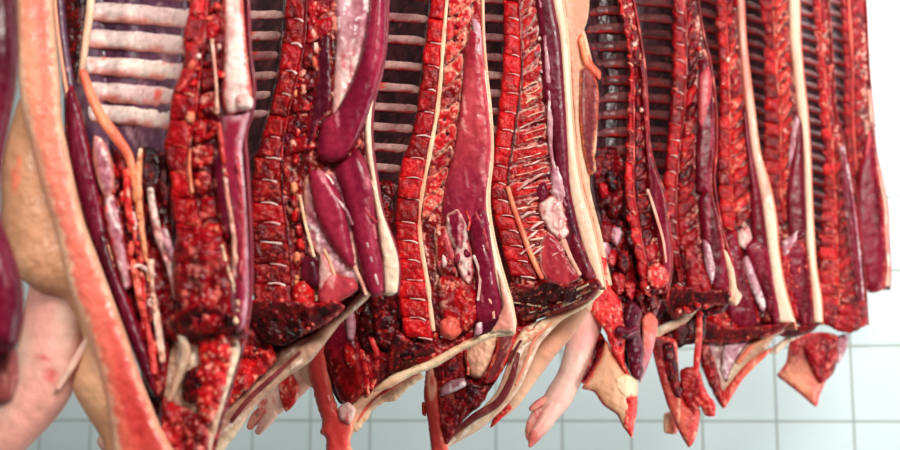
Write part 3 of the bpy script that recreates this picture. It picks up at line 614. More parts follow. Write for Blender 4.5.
g = b.cord('foreleg', [(330, 330, -.10, 20), (315, 355, -.105, 18), (298, 380, -.11, 14), (278, 400, -.11, 12.5), (266, 410, -.11, 10.5)], 'skinpale', n=14, amp=.002)
b.cord('hoof', [(266, 410, -.106, 7), (256, 418, -.104, 6), (250, 427, -.104, 3.6)], 'hoof', parent=g)
b.cord('hoof', [(272, 414, -.10, 6), (264, 424, -.098, 5.5), (258, 432, -.098, 3.4)], 'skinpale', parent=g)
b.slab('leg_cut', [(278, 376), (290, 372), (298, 386), (296, 402), (286, 412), (280, 398)], 'edge', h=-.09, bulge=.006, thick=.012, parent=g)

# ---- fourth side: the sharpest one
b = Body('pork_side', 2.15, 530, 8, (540, 380), 'pork side in sharp focus with ridged red backbone, purple loin and broad cream back fat', 'pork side', SIDES, res=1.7)
b.frame([(-70, 404), (0, 404), (150, 398), (330, 404)],
        [(-70, 504), (0, 503), (38, 503), (75, 502), (113, 498), (151, 493.5), (170, 491), (188, 490), (226, 496), (263, 506), (286, 512)],
        [(-70, 517), (0, 519), (38, 521), (75, 521.5), (113, 517), (151, 511.5), (169, 508.5), (188, 508.5), (226, 520), (263, 533.5), (280, 541)],
        [(-70, 531), (0, 536), (38, 541), (75, 543), (113, 545), (151, 550), (188, 554), (226, 555), (263, 560), (285, 566)],
        [(-70, 546), (0, 553), (38, 560), (75, 563), (113, 565.5), (151, 567.5), (188, 570), (226, 578), (263, 589), (278, 595)],
        [(-70, 554), (0, 562), (38, 567), (75, 569), (113, 571.5), (151, 575), (188, 581), (226, 592), (263, 600), (284, 604)], 290)
b.shell(lower=4)
b.chest([-40, -20, 0, 19, 38, 58, 76, 94, 112, 130, 148], 'rib', 'wall', ry=4.4, slope=0, curve_=2, y1=200)
b.bed('bed')
b.spine([-50, -33, -16, 1, 18, 36, 55, 74, 93, 112, 130, 148, 166, 183, 200, 216, 231, 246, 261, 277], ('vert', 'vert', 'vertdark'), ('vert', 'redbright', 'vert', 'red'), slant=lambda y: float(np.interp(y, [90, 150, 230], [15, 8, 3])), cord_w=1.0, disc='white', disc_r=.8, cordk='beddark', tilt=2, pbot=270, rim='white', pw=.45)
b.flecks(14, 0, 200, ('white', 'cream', 'mauve', 'fatpink'), lambda y: b.s2(y) - 6, lambda y: b.s2(y) + 3, r=(1.4, 2.8), h=.005)
b.slab('inner_muscle_and_shade', [(478, 176), (494, 180), (494, 220), (508, 280), (512, 300), (500, 300), (484, 240)], 'dark', h=-.03, bulge=.008, thick=.02, amp=.005)  # cavity shade put in as a dark slab closing the gap
b.strip('loin', lambda y: float(b.s2(y)) + 3 - (4 if y < 100 else 0), lambda y: float(b.s3(y)) + .5, -70, 262, 'purple', h=.002, bulge=.007, thick=.03, R=6, amp=.001, ang=85, rim=('loin', 2))
b.cord('fat_seam', [(535, -60, .007, 1.6), (540, 0, .007, 1.8), (545, 40, .007, 1.6), (548, 75, .007, 2.6), (549, 100, .007, 1.6), (550, 118, .008, 3), (551, 150, .008, 2), (556, 178, .008, 2.5), (566, 205, .008, 1.4)], 'mauve', amp=.003)
b.slab('fat_lump', [(538, 204), (550, 194), (562, 200), (567, 216), (570, 236), (560, 242), (549, 232), (541, 220)], 'white', h=.006, bulge=.007, thick=.02, amp=.002, ragged=1.4, rim=('flesh', 2.5))
b.slab('fat_lump', [(550, 172), (558, 166), (563, 178), (566, 198), (560, 208), (552, 196)], 'mauve', h=.006, bulge=.006, thick=.02, amp=.002, ragged=1.2)
b.slab('fat_lump', [(538, 186), (545, 182), (548, 196), (542, 206), (537, 198)], 'purple', h=.008, bulge=.005, thick=.02, amp=.003)
b.slab('fat_seam', [(562, 234), (567, 240), (574, 258), (582, 274), (578, 276), (568, 258), (560, 242)], 'fatpink', h=.008, bulge=.003, thick=.01)
b.slab('shoulder_muscle', [(540, 244), (548, 232), (560, 240), (570, 262), (580, 278), (566, 286), (548, 282), (540, 268)], 'loinpink', h=.004, bulge=.008, thick=.03, R=7, amp=.003, rim=('white', 1.6))
b.slab('shoulder_muscle', [(572, 232), (580, 238), (590, 262), (596, 276), (588, 281), (578, 270), (568, 248)], 'loin', h=.005, bulge=.007, thick=.03, R=6)
for x, y in ((528, 214), (536, 226), (530, 238), (540, 250), (527, 250), (534, 200), (524, 186), (536, 178), (556, 254)):
    b.cord('fat_seam', [(x - 6, y + 4, .009, .9), (x, y - 1, .010, 1.5), (x + 7, y - 5 + R_.uniform(-3, 3), .009, .9)], 'white', amp=.002)
b.cord('spinal_cord', [(508, 188, .009, 2.4), (513, 205, .009, 2.6), (521, 228, .009, 2.8), (529, 250, .009, 2.8), (536, 266, .009, 2.6), (542, 278, .008, 2.2)], 'orange', amp=.001)
for y in range(84, 262, 8):
    x0, x1 = float(b.s1(y)) + 3, float(b.s2(y))
    q = R_.uniform(0, .35); e = R_.uniform(.6, 1.0); sl = 10 if y < 190 else 3
    b.cord('fat_seam', [(x0 + (x1 - x0) * t, y + 4 - sl * t + R_.uniform(-1.2, 1.2), .0055, R_.uniform(.4, 1.0)) for t in (q, (q + e) / 2, e)], R_.choice(['white', 'cream', 'fatpink']), amp=.002)
b.backfat(h=0)
b.slab('neck_cut', [(508, 290), (520, 284), (534, 286), (546, 280), (562, 284), (580, 284), (596, 278), (602, 286), (590, 300), (566, 310), (542, 318), (520, 322), (508, 312)], 'beddark', h=-.004, bulge=.006, thick=.03, hy=-1.3, amp=.006, ns=90, R=6, ang=-25, rim=('flesh', 1.5))
b.slab('hollow_shade', [(534, 286), (546, 281), (560, 286), (556, 296), (542, 299)], 'black', h=.006, bulge=.002, thick=.01)  # dark of the cut's opening painted as a black patch
for p in ([(530, 312), (548, 306), (566, 300)], [(556, 308), (574, 298), (590, 290)], [(514, 302), (528, 304), (540, 306)], [(540, 314), (560, 307), (584, 296)], [(562, 292), (576, 290), (588, 284)]):
    b.cord('neck_fascia', [(x, y, .006 - (y - 296) * .0022, 1.3) for x, y in p], 'fascia', amp=.003)
b.flecks(14, 286, 310, ('flesh', 'dark', 'purple', 'cherry'), lambda y: 512, lambda y: 594 - (y - 286) * 1.6, r=(2, 5), h=-.008, name='neck_scrap', tall=.9)
b.slab('jowl_rim', [(605, 282), (603, 292), (588, 306), (566, 318), (545, 332), (528, 344), (510, 352), (514, 342), (524, 328), (540, 320), (562, 311), (584, 301), (598, 288), (602, 278)], 'cream', h=-.05, bulge=.01, thick=.02, R=5, ang=-30)
b.slab('jowl', [(572, 310), (556, 326), (540, 344), (530, 366), (520, 388), (504, 408), (482, 428), (462, 440), (446, 448), (440, 444), (454, 432), (474, 416), (496, 392), (505, 370), (512, 350), (520, 334), (540, 320)], 'fascia', h=-.056, bulge=.012, thick=.02, R=8, ang=-55, rim=('fat', 2))
b.cord('jowl_stripe', [(556, 318, -.042, 1.4), (536, 338, -.041, 1.6), (526, 362, -.041, 1.4), (516, 384, -.041, 1.2)], 'skinpink', flat=.5)
b.cord('jowl_stripe', [(540, 322, -.042, 1.2), (520, 342, -.041, 1.5), (510, 362, -.041, 1.4)], 'brown', flat=.5)
b.cord('jowl_stripe', [(518, 354, -.042, 2.2), (511, 380, -.040, 3.4), (498, 402, -.040, 3.8), (475, 416, -.040, 3.4), (454, 433, -.042, 2)], 'brown', flat=.5)
b.slab('neck_lining', [(436, 360), (458, 346), (500, 326), (540, 312), (530, 330), (512, 356), (490, 390), (460, 424), (444, 440), (438, 400)], 'flesh', h=-.066, bulge=.006, thick=.02, amp=.005)
b.slab('jowl_muscle', [(498, 334), (516, 330), (514, 344), (507, 362), (496, 380), (484, 384), (488, 370), (496, 350)], 'brown', h=-.046, bulge=.008, thick=.02, rim=('edge', 2.4), ang=-60)
b.slab('jowl_fold', [(464, 354), (478, 338), (494, 334), (497, 340), (490, 362), (481, 378), (470, 376)], 'skin', h=-.05, bulge=.016, thick=.02, R=9, amp=.004, ns=70)
b.slab('throat_meat', [(432, 366), (442, 356), (456, 350), (464, 362), (468, 378), (490, 386), (482, 404), (462, 422), (452, 440), (443, 448), (439, 430), (437, 396)], 'flesh', h=-.05, bulge=.014, thick=.02, R=9, amp=.006, ragged=1.2, blend=('dark', 440, 470, 0))
b.slab('throat_meat', [(434, 364), (444, 354), (456, 350), (460, 366), (452, 378), (440, 382)], 'dark', h=-.042, bulge=.012, thick=.02, amp=.004)
b.slab('windpipe', [(440, 388), (452, 380), (464, 378), (466, 386), (452, 393), (441, 396)], 'mauve', h=-.034, bulge=.008, thick=.012, mat='membrane')
b.cord('red_string', [(466, 350, -.036, 1.0), (468, 362, -.036, 1.2), (468, 374, -.036, 1.8)], 'edge')
b.slab('throat_flap', [(426, 372), (433, 366), (438, 382), (440, 405), (442, 430), (448, 446), (450, 470), (434, 470), (430, 440), (427, 416), (424, 398)], 'blush', h=-.048, bulge=.012, thick=.02, R=6, ragged=.8, amp=.001, rim=('edge', 2))
b.slab('throat_scrap', [(422, 402), (426, 404), (426, 416), (422, 414)], 'edge', h=-.05, bulge=.004, thick=.01)
g = b.cord('foreleg', [(575, 300, -.10, 19), (560, 325, -.11, 16.5), (540, 352, -.115, 14.5), (522, 380, -.12, 12.5), (510, 400, -.12, 10), (502, 412, -.12, 6)], 'skin', n=14, amp=.002)
b.slab('leg_cut', [(506, 402), (512, 408), (504, 416), (496, 424), (490, 428), (494, 416), (500, 408)], 'edge', h=-.108, bulge=.005, thick=.02, parent=g)

# ---- fifth side: turned, so its belly edge shows beside the broad back fat
b = Body('pork_side', 2.5, 630, -24, (640, 380), 'narrow ragged pork side turned sideways, its pink belly skin showing and a trotter below', 'pork side', SIDES, res=1.7)
b.frame([(-70, 588), (0, 586), (38, 580), (57, 586), (75, 594), (110, 590), (150, 590), (190, 590), (230, 600), (270, 606), (310, 610)],
        [(-70, 614), (0, 617), (38, 625), (75, 628.5), (113, 627), (151, 626), (190, 624), (230, 630), (270, 638), (300, 642)],
        [(-70, 620), (0, 624), (38, 630), (75, 634), (113, 634), (151, 634), (190, 634), (230, 640), (270, 648), (300, 652)],
        [(-70, 624), (0, 628.5), (38, 634), (75, 639.5), (113, 642.5), (151, 645), (190, 648), (230, 655), (270, 662), (300, 663)],
        [(-70, 626), (0, 631), (38, 638), (75, 643), (113, 645), (151, 648), (175, 655), (190, 661), (210, 664.5), (230, 667), (269, 669), (300, 664)],
        [(-70, 628), (0, 633), (38, 640), (75, 645), (113, 647), (151, 650), (175, 657), (190, 663), (210, 666.5), (230, 669), (269, 671), (300, 666)], 298, depth=.6)
b.shell(lower=4, edge='flesh')
b.chest([-40, -24, -8, 10, 28, 46, 63, 80, 97, 114, 132, 150], 'ribshade', 'wall', ry=5.2, slope=1, curve_=1, y1=300)
b.bed('bed', y1=296)
b.spine(list(np.arange(-52, 296, 16.5)), ('vertdark', 'flesh', 'vert'), ('flesh', 'dark'), slant=3, cord_w=.9, disc='blush', cordk='flesh', disc_r=.8, rim=None, wob=1.4)
b.flecks(24, 0, 290, ('flesh', 'redbright', 'dark', 'fatpink', 'edge'), lambda y: b.s0(y), lambda y: b.s2(y) + 3, r=(1.6, 3.4))
b.strip('loin', lambda y: float(b.s2(y)) + 1, b.s4, 60, 296, 'loin', h=.004, bulge=.007, thick=.02, R=5, rim=('flesh', 1.5))
b.cord('fat_seam', [(648, 190, .014, 1.2), (656, 215, .014, 1.5), (663, 240, .014, 1.3), (666, 262, .014, 1)], 'fatpink')
b.slab('shoulder_muscle', [(648, 268), (658, 262), (668, 270), (668, 284), (656, 290), (648, 282)], 'redbright', h=.008, bulge=.009, thick=.02, amp=.003)
for x, y, k in ((604, 190, 'flesh'), (612, 210, 'dark'), (606, 232, 'flesh'), (616, 236, 'mauve'), (612, 258, 'flesh'), (624, 262, 'dark'), (618, 284, 'flesh'), (630, 290, 'flesh'), (626, 212, 'black'), (632, 238, 'black'), (612, 180, 'black'), (640, 296, 'dark'), (652, 300, 'dark'), (604, 252, 'mauve')):
    r = R_.uniform(7, 11); b.slab('shoulder_scrap', [(x-r*.5, y-r), (x+r*.5, y-r*.9), (x+r*.7, y+r*.6), (x, y+r*1.2), (x-r*.6, y+r*.5)], k, h=-.01, bulge=.012, thick=.02, amp=.006, ragged=1.5)
b.slab('inner_muscle_and_shade', [(590, 150), (624, 150), (632, 200), (640, 300), (616, 300), (602, 240), (592, 190)], 'dark', h=-.03, bulge=.01, thick=.02, R=9, amp=.006)
b.slab('belly_skin', [(558, -70), (561, 0), (568, 60), (574, 120), (576, 160), (582, 190), (592, 225), (598, 255), (602, 285), (612, 285), (606, 258), (601, 232), (592, 198), (587, 172), (582, 150), (579, 120), (579, 90), (580, 60), (578, 40), (584, 30), (589, 10), (590, -70)], 'skinrose', h=.004, bulge=.012, thick=.02, R=10, ang=88, rim=('cream', 1.5))
b.slab('belly_muscle', [(580, 70), (588, 66), (596, 78), (599, 95), (597, 125), (594, 150), (596, 170), (590, 175), (583, 150), (579, 115)], 'brown', h=.0, bulge=.012, thick=.02, R=7, rim=('orange', 1.6))
b.slab('belly_rim', [(578, 40), (583, 34), (587, 50), (594, 64), (601, 72), (600, 80), (592, 74), (584, 64)], 'orange', h=.006, bulge=.008, thick=.015)
b.slab('neck_lining', [(606, 280), (640, 290), (664, 286), (660, 306), (650, 330), (642, 350), (636, 380), (624, 360), (618, 320)], 'dark', h=-.03, bulge=.006, thick=.015, amp=.005)
b.slab('belly_lining', [(572, 40), (584, 30), (592, 60), (598, 90), (596, 150), (588, 170), (578, 140), (575, 90)], 'skin', h=-.008, bulge=.004, thick=.01)
b.slab('throat_edge', [(598, 255), (606, 258), (610, 285), (620, 300), (626, 330), (625, 360), (632, 378), (624, 372), (612, 352), (604, 330), (590, 312), (592, 296), (600, 280)], 'edge', h=.006, bulge=.014, thick=.02, R=8, amp=.004, ns=200, ragged=.8)
b.slab('jowl', [(606, 340), (612, 352), (624, 370), (634, 384), (636, 400), (634, 420), (633, 435), (624, 429), (617, 415), (603, 405), (594, 392), (582, 388), (590, 376), (600, 358)], 'skintan', h=.0, bulge=.016, thick=.02, R=12, rim=('edge', 2))
b.slab('throat_fat', [(616, 378), (626, 374), (637, 380), (637, 396), (626, 398), (617, 390)], 'cream', h=.014, bulge=.006, thick=.01, amp=.0008)
b.slab('throat_meat', [(625, 398), (637, 395), (637, 412), (634, 428), (632, 438), (624, 426)], 'edge', h=.010, bulge=.008, thick=.012)
b.slab('leg_hollow', [(586, 322), (594, 326), (602, 334), (606, 345), (594, 372), (584, 384), (580, 378), (590, 356)], 'dark', h=-.02, bulge=.008, thick=.015, rim=('edge', 2))
b.slab('throat_meat', [(630, 300), (642, 310), (640, 330), (644, 352), (640, 372), (636, 384), (630, 372), (626, 345), (624, 318)], 'purple', h=.006, bulge=.012, thick=.02, amp=.005)
v = b.cord('artery', [(619, 330, .03, 5), (627, 334, .032, 6), (636, 330, .03, 5)], 'purple')
b.cord('artery_bore_shade', [(622, 335, .047, 2.2), (627, 336, .047, 2.4)], 'black', parent=v)  # darkness of the bore painted as a black bead
b.slab('throat_meat', [(632, 364), (640, 362), (644, 370), (640, 380), (633, 376)], 'purple', h=.016, bulge=.01, thick=.01)
b.slab('jowl_membrane', [(642, 320), (650, 312), (658, 322), (654, 346), (648, 366), (640, 384), (638, 370), (642, 345)], 'blush', h=-.01, bulge=.008, thick=.014, blend=('mauve', 320, 380, 1))
g = b.cord('foreleg', [(588, 290, -.02, 19), (586, 320, -.02, 17.5), (579, 350, -.02, 14.5), (570, 376, -.02, 13), (560, 395, -.02, 14), (553, 406, -.02, 13), (547, 416, -.02, 10)], 'skinpale', n=18, amp=.0012)
for path, kk, nm in (([(556, 402, -.012, 9), (549, 416, -.008, 8.5), (541, 428, -.006, 7.5), (536, 434, -.006, 6.5)], 'skinpale', 'toe'), ([(546, 404, -.022, 8), (538, 415, -.020, 7.2), (532, 424, -.020, 6)], 'skinpale', 'toe'),
                     ([(537, 433, -.005, 6.4), (533, 440, -.005, 5), (530, 446, -.006, 2)], 'hoof', 'hoof'), ([(532, 424, -.019, 5.6), (529, 432, -.019, 4.4), (528, 439, -.020, 1.8)], 'hoof', 'hoof'),
                     ([(546, 400, -.012, 5), (537, 405, -.010, 4.4), (531, 409, -.010, 2.6)], 'hoof', 'dewclaw')):
    b.cord(nm, path, kk, parent=g, n=12)

# ---- sixth side
b = Body('pork_side', 2.75, 690, 6, (690, 390), 'pork side with a curled tip of skin at its lower corner, behind the ragged one', 'pork side', SIDES, res=1.7)
b.frame([(-70, 585), (0, 585), (300, 585)],
        [(-70, 673), (0, 672), (38, 672), (75, 672), (113, 669), (151, 666), (190, 663), (230, 667), (270, 674), (290, 677)],
        [(-70, 686), (0, 686), (75, 686), (113, 684), (151, 679.5), (190, 676.5), (230, 677), (270, 681), (290, 684)],
        [(-70, 690), (0, 693), (38, 696), (75, 697), (113, 697), (151, 694), (190, 694), (230, 698), (290, 702)],
        [(-70, 693), (0, 696), (38, 702), (57, 707), (75, 710), (113, 714), (151, 714), (180, 711), (205, 714), (230, 721), (270, 726), (290, 729)],
        [(-70, 695), (0, 698), (38, 704), (57, 709), (75, 712), (113, 716), (151, 716), (180, 714), (205, 717), (238, 724), (270, 734), (295, 740)], 292)
b.shell(lower=4, edge='flesh')
b.chest(list(range(-44, 190, 16)), 'ribshade', 'wall', ry=4.6, slope=-2, curve_=2, y1=230)
b.bed('bed')
b.spine(list(np.arange(-52, 296, 16)), ('vertdark', 'vert', 'flesh'), ('vertdark', 'flesh', 'vert', 'dark'), slant=10, cord_w=.9, disc='white', cordk='flesh', disc_r=.8, rim=None, wob=1.2)
b.flecks(26, -10, 280, ('redbright', 'edge', 'dark', 'blush', 'flesh'), lambda y: b.s0(y) + 2, lambda y: b.s2(y) + 2, r=(1.6, 3.4))
b.strip('loin', lambda y: float(b.s2(y)) + 2, b.s3, 60, 196, 'loin', h=.002, bulge=.008, thick=.02, R=6)
b.slab('shoulder_muscle', [(698, 200), (708, 188), (714, 200), (722, 232), (728, 270), (730, 290), (716, 294), (708, 270), (702, 235)], 'loin', h=.004, bulge=.01, thick=.02, R=7, rim=('flesh', 2))
b.slab('fat_lump', [(702, 240), (710, 244), (716, 268), (712, 284), (706, 270)], 'mauve', h=.012, bulge=.005, thick=.01)
b.slab('shoulder_muscle', [(684, 250), (698, 244), (706, 264), (712, 290), (700, 298), (688, 288)], 'flesh', h=.004, bulge=.009, thick=.02, amp=.004)
b.slab('silver_skin', [(699, 76), (708, 66), (712, 80), (710, 104), (703, 128), (698, 120)], 'loinpink', h=.008, bulge=.004, thick=.01)
b.slab('back_skin_flap', [(721, 248), (727, 252), (734, 270), (737, 288), (742, 296), (736, 306), (727, 300), (728, 284), (726, 268)], 'skin', h=.004, bulge=.008, thick=.012, rim=('fatpink', 1.5))
b.slab('neck_cut', [(676, 284), (700, 290), (728, 290), (734, 302), (716, 306), (694, 312), (672, 318), (664, 300)], 'dark', h=0, bulge=.008, ragged=1.5, rim=('flesh', 3), thick=.02, hy=-.8)
b.flecks(12, 288, 314, ('flesh', 'dark', 'redbright', 'cherry'), lambda y: 672, lambda y: 728 - (y - 288) * .8, r=(2.5, 5), h=-.002, name='neck_scrap', tall=1)
b.slab('jowl_rim', [(702, 296), (694, 302), (676, 318), (656, 328), (648, 338), (652, 344), (664, 334), (684, 325), (698, 311), (705, 300)], 'fascia', h=-.05, bulge=.008, thick=.02, R=5, ang=-30)
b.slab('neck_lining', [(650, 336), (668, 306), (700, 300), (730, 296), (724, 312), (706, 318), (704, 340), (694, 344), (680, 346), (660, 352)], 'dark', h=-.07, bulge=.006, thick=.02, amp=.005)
b.slab('neck_hollow_shade', [(676, 322), (690, 314), (704, 306), (706, 330), (700, 345), (690, 342), (678, 348)], 'black', h=-.06, bulge=.004, thick=.02)  # black slab painting the shade under the neck
b.slab('neck_meat', [(674, 322), (684, 318), (690, 330), (682, 345), (674, 342)], 'dark', h=-.055, bulge=.008, thick=.02)
b.slab('throat_flap', [(650, 338), (660, 336), (676, 340), (678, 360), (680, 385), (686, 404), (700, 410), (698, 430), (694, 442), (688, 447), (676, 426), (667, 404), (658, 374)], 'blush', h=-.05, bulge=.012, thick=.02, R=6, rim=('edge', 3), blend=('flesh', 410, 370, 1))
b.slab('throat_meat', [(662, 346), (672, 342), (677, 360), (680, 385), (682, 398), (674, 396), (666, 374)], 'dark', h=-.038, bulge=.008, thick=.012)
b.slab('throat_meat', [(680, 370), (692, 366), (700, 374), (708, 394), (716, 404), (715, 416), (706, 416), (700, 406), (696, 420), (686, 404), (680, 386)], 'flesh', h=-.046, bulge=.012, thick=.02, amp=.005, ragged=1, blend=('edge', 680, 716, 0))
b.cord('tendon', [(699, 312, -.05, 3), (699, 335, -.05, 3.4), (697, 356, -.05, 3.4), (696, 372, -.05, 3)], 'edge')
b.slab('ear_tip', [(664, 414), (672, 412), (678, 424), (676, 434), (664, 432)], 'skinpink', h=-.09, bulge=.008, thick=.015)

# ---- seventh side
b = Body('pork_side', 3.0, 735, 6, (745, 380), 'pork side whose cream fat edge widens down to a pointed lower corner', 'pork side', SIDES, res=1.7)
b.frame([(-70, 650), (0, 650), (330, 650)],
        [(-70, 712), (0, 715), (38, 717), (75, 719), (113, 719), (151, 717), (190, 718), (230, 722), (270, 730), (325, 740)],
        [(-70, 722), (0, 725), (75, 729), (113, 730), (151, 730), (190, 732), (230, 736), (325, 754)],
        [(-70, 731), (0, 735), (38, 736), (75, 739), (113, 744), (151, 748), (190, 752), (230, 754), (325, 766)],
        [(-70, 735), (0, 738), (38, 740), (75, 743), (113, 747), (151, 752), (190, 760), (230, 766), (270, 771), (325, 779)],
        [(-70, 739), (0, 743), (38, 745), (75, 749), (113, 754), (151, 759), (190, 770), (215, 775), (250, 778), (290, 785), (325, 795)], 326)
b.shell(lower=4, skin='skinpink')
b.chest(list(range(-44, 150, 15)), 'ribshade', 'wall', ry=4.2, y1=230)
b.bed('bed')
b.spine(list(np.arange(-52, 235, 14)), ('vertdark', 'vert', 'flesh'), ('vert', 'edge', 'flesh'), slant=10, cord_w=.8, disc='blush', cordk='edge', disc_r=.7, rim=None, wob=1.2)
b.flecks(28, -10, 300, ('redbright', 'edge', 'blush', 'flesh', 'fatpink'), lambda y: b.s0(y) + 2, lambda y: b.s2(y) + 2, r=(1.5, 3.2))
b.strip('loin', lambda y: float(b.s2(y)) - 2, b.s3, 110, 250, 'loin', h=.003, bulge=.008, thick=.02, R=6)
b.slab('shoulder_muscle', [(744, 246), (756, 238), (768, 250), (774, 285), (780, 318), (774, 328), (764, 300), (752, 270)], 'loin', h=.005, bulge=.01, thick=.02, R=7)
b.slab('shoulder_muscle', [(720, 236), (736, 230), (744, 256), (752, 290), (760, 322), (744, 330), (728, 318), (716, 296), (714, 262)], 'loin', h=.003, bulge=.01, thick=.02, R=8, rim=('flesh', 2.5), amp=.003)
b.slab('fat_lump', [(742, 262), (748, 256), (758, 280), (766, 304), (762, 312), (752, 292)], 'mauve', h=.01, bulge=.006, thick=.012)
b.slab('fat_lump', [(738, 232), (748, 226), (752, 238), (746, 250), (738, 244)], 'white', h=.008, bulge=.006, thick=.012)
b.slab('neck_meat', [(704, 296), (716, 292), (728, 306), (740, 326), (728, 334), (712, 326), (702, 312)], 'redbright', h=-.004, bulge=.012, thick=.02, amp=.005)
b.flecks(16, 240, 325, ('redbright', 'flesh', 'edge', 'blush', 'dark'), lambda y: 718, lambda y: b.s3(y) - 3, r=(1.6, 3.6), h=.01, name='meat_fleck', tall=2.5)
b.backfat(y1=324, h=0, kind='fatpink', blend=('fat', 170, 230, 1))
b.slab('neck_cut', [(700, 318), (720, 326), (760, 326), (790, 322), (778, 334), (750, 340), (720, 344), (702, 340)], 'dark', h=0, bulge=.008, ragged=1.5, rim=('flesh', 3), thick=.02, hy=-1)
b.flecks(14, 316, 338, ('flesh', 'dark', 'redbright', 'cherry'), lambda y: 702, lambda y: 782, r=(2.5, 5), h=-.002, name='neck_scrap', tall=1)
b.slab('jowl', [(794, 325), (774, 338), (766, 350), (744, 372), (730, 392), (728, 402), (722, 408), (714, 394), (704, 374), (698, 346), (711, 342), (747, 341), (780, 330)], 'fascia', h=-.05, bulge=.01, thick=.02, R=8, ang=-30, blend=('mauve', 735, 705, 0))
b.slab('neck_lining', [(700, 316), (740, 322), (792, 316), (782, 334), (748, 346), (712, 348), (700, 344)], 'dark', h=-.06, bulge=.006, thick=.02, amp=.005)
b.slab('jowl_meat', [(698, 344), (710, 346), (716, 362), (722, 384), (726, 400), (720, 404), (711, 390), (702, 368)], 'flesh', h=-.042, bulge=.01, thick=.015, amp=.004, ragged=1)
b.slab('jowl_fold', [(724, 344), (748, 341), (742, 352), (732, 368), (726, 384), (720, 368)], 'mauve', h=-.04, bulge=.006, thick=.012, rim=('brown', 2))
b.slab('jowl_edge', [(766, 350), (772, 350), (744, 378), (730, 400), (724, 409), (720, 398), (732, 380), (748, 362)], 'edge', h=-.036, bulge=.006, thick=.012, blend=('blush', 720, 750, 0))
b.cord('jowl_stripe', [(770, 336, -.036, 2), (750, 348, -.036, 2.4), (738, 362, -.036, 2)], 'orange')

# ---- eighth side
b = Body('pork_side', 3.2, 785, 6, (800, 370), 'pork side with feathered red backbone and straight cream fat strip, after the pointed-corner one', 'pork side', SIDES, res=1.7)
b.frame([(-70, 705), (0, 705), (330, 715)],
        [(-70, 754), (0, 759), (38, 763.5), (75, 764), (113, 764), (151, 763), (190, 761), (210, 765), (230, 772), (270, 783), (325, 791)],
        [(-70, 770), (0, 773), (38, 774.6), (75, 777), (113, 780), (151, 781), (190, 781), (230, 786), (325, 800)],
        [(-70, 783), (0, 786), (38, 788), (75, 790), (113, 792), (151, 793), (190, 793), (325, 806)],
        [(-70, 787), (0, 790), (38, 791), (75, 795), (113, 799), (151, 803.5), (190, 805), (230, 806), (270, 810), (325, 814)],
        [(-70, 795), (0, 799), (38, 800), (75, 803), (113, 807), (151, 809.5), (190, 811), (230, 813), (270, 816), (300, 821), (325, 822)], 324)
b.shell(lower=4, skin='skinpink')
b.chest(list(range(-44, 160, 13)), 'ribshade', 'wall', ry=3.6, y1=230)
b.bed('bed')
b.spine(list(np.arange(-52, 235, 12.5)), ('vertdark', 'cherry', 'vert'), ('edge', 'redbright', 'red'), slant=11, cord_w=.8, disc='flesh', cordk='edge', disc_r=.7, rim='blush', wob=1)
b.flecks(22, -10, 300, ('edge', 'blush', 'flesh', 'fatpink', 'dark'), lambda y: b.s1(y) - 2, lambda y: b.s2(y) + 2, r=(1.4, 3))
b.slab('loin', [(793, 150), (798, 116), (803, 128), (805, 190), (807, 230), (800, 240), (790, 236), (786, 200)], 'loin', h=.004, bulge=.01, thick=.02, R=6)
b.slab('silver_skin', [(793, 124), (797, 116), (800, 124), (795, 150), (789, 168), (789, 150)], 'mauve', h=.01, bulge=.003, thick=.01)
b.slab('shoulder_muscle', [(784, 244), (796, 238), (806, 250), (812, 290), (814, 322), (800, 326), (792, 300)], 'loin', h=.004, bulge=.01, thick=.02, R=7, rim=('flesh', 2))
b.slab('fat_lump', [(782, 242), (792, 236), (797, 228), (798, 236), (790, 252), (784, 256)], 'mauve', h=.012, bulge=.005, thick=.01)
b.slab('neck_meat', [(778, 246), (788, 250), (796, 280), (800, 316), (792, 318), (782, 290)], 'flesh', h=.006, bulge=.008, thick=.02, amp=.004)
b.flecks(14, 240, 320, ('redbright', 'flesh', 'edge', 'blush', 'dark'), lambda y: b.s0(y), lambda y: b.s3(y) - 2, r=(1.6, 3.6), h=.01, name='meat_fleck', tall=2.5)
b.backfat(h=0, kind='fat')
b.slab('neck_cut', [(780, 322), (800, 326), (820, 322), (812, 332), (790, 338), (776, 334)], 'dark', h=0, bulge=.005, thick=.02, hy=-1)
b.slab('jowl', [(820, 324), (806, 334), (790, 342), (776, 354), (768, 352), (782, 340), (796, 332)], 'fascia', h=-.045, bulge=.008, thick=.015, R=5)

# ---- ninth side
b = Body('pork_side', 3.45, 830, 6, (845, 370), 'all-red knobbly pork side without a fat strip, second from the end by the bare tiles', 'pork side', SIDES, res=1.8)
b.frame([(-70, 760), (0, 760), (330, 765)],
        [(-70, 808), (0, 812), (38, 815), (75, 817), (113, 820), (151, 823), (190, 823), (230, 820), (270, 818), (330, 822)],
        [(-70, 815), (0, 819), (75, 825), (113, 828), (151, 833), (190, 835), (330, 840)],
        [(-70, 820), (0, 825), (75, 830), (113, 833), (151, 842), (190, 848), (330, 860)],
        [(-70, 822), (0, 826), (38, 829), (75, 831), (113, 834), (140, 841), (170, 846), (190, 853), (230, 858), (270, 862), (330, 866)],
        [(-70, 824), (0, 828), (38, 831), (75, 833), (113, 836), (140, 843), (170, 848), (190, 855), (230, 860), (270, 864), (330, 868)], 326)
b.shell(lower=2, edge='flesh')
b.chest(list(range(-44, 250, 12)), 'ribshade', 'wall', ry=3.4, y1=300)
b.bed('bed')
b.spine(list(np.arange(-52, 330, 12)), ('vertdark', 'flesh', 'vert'), ('vert', 'flesh', 'vertdark'), slant=8, cord_w=.8, disc='blush', cordk='edge', disc_r=.7, rim=None, wob=1.5)
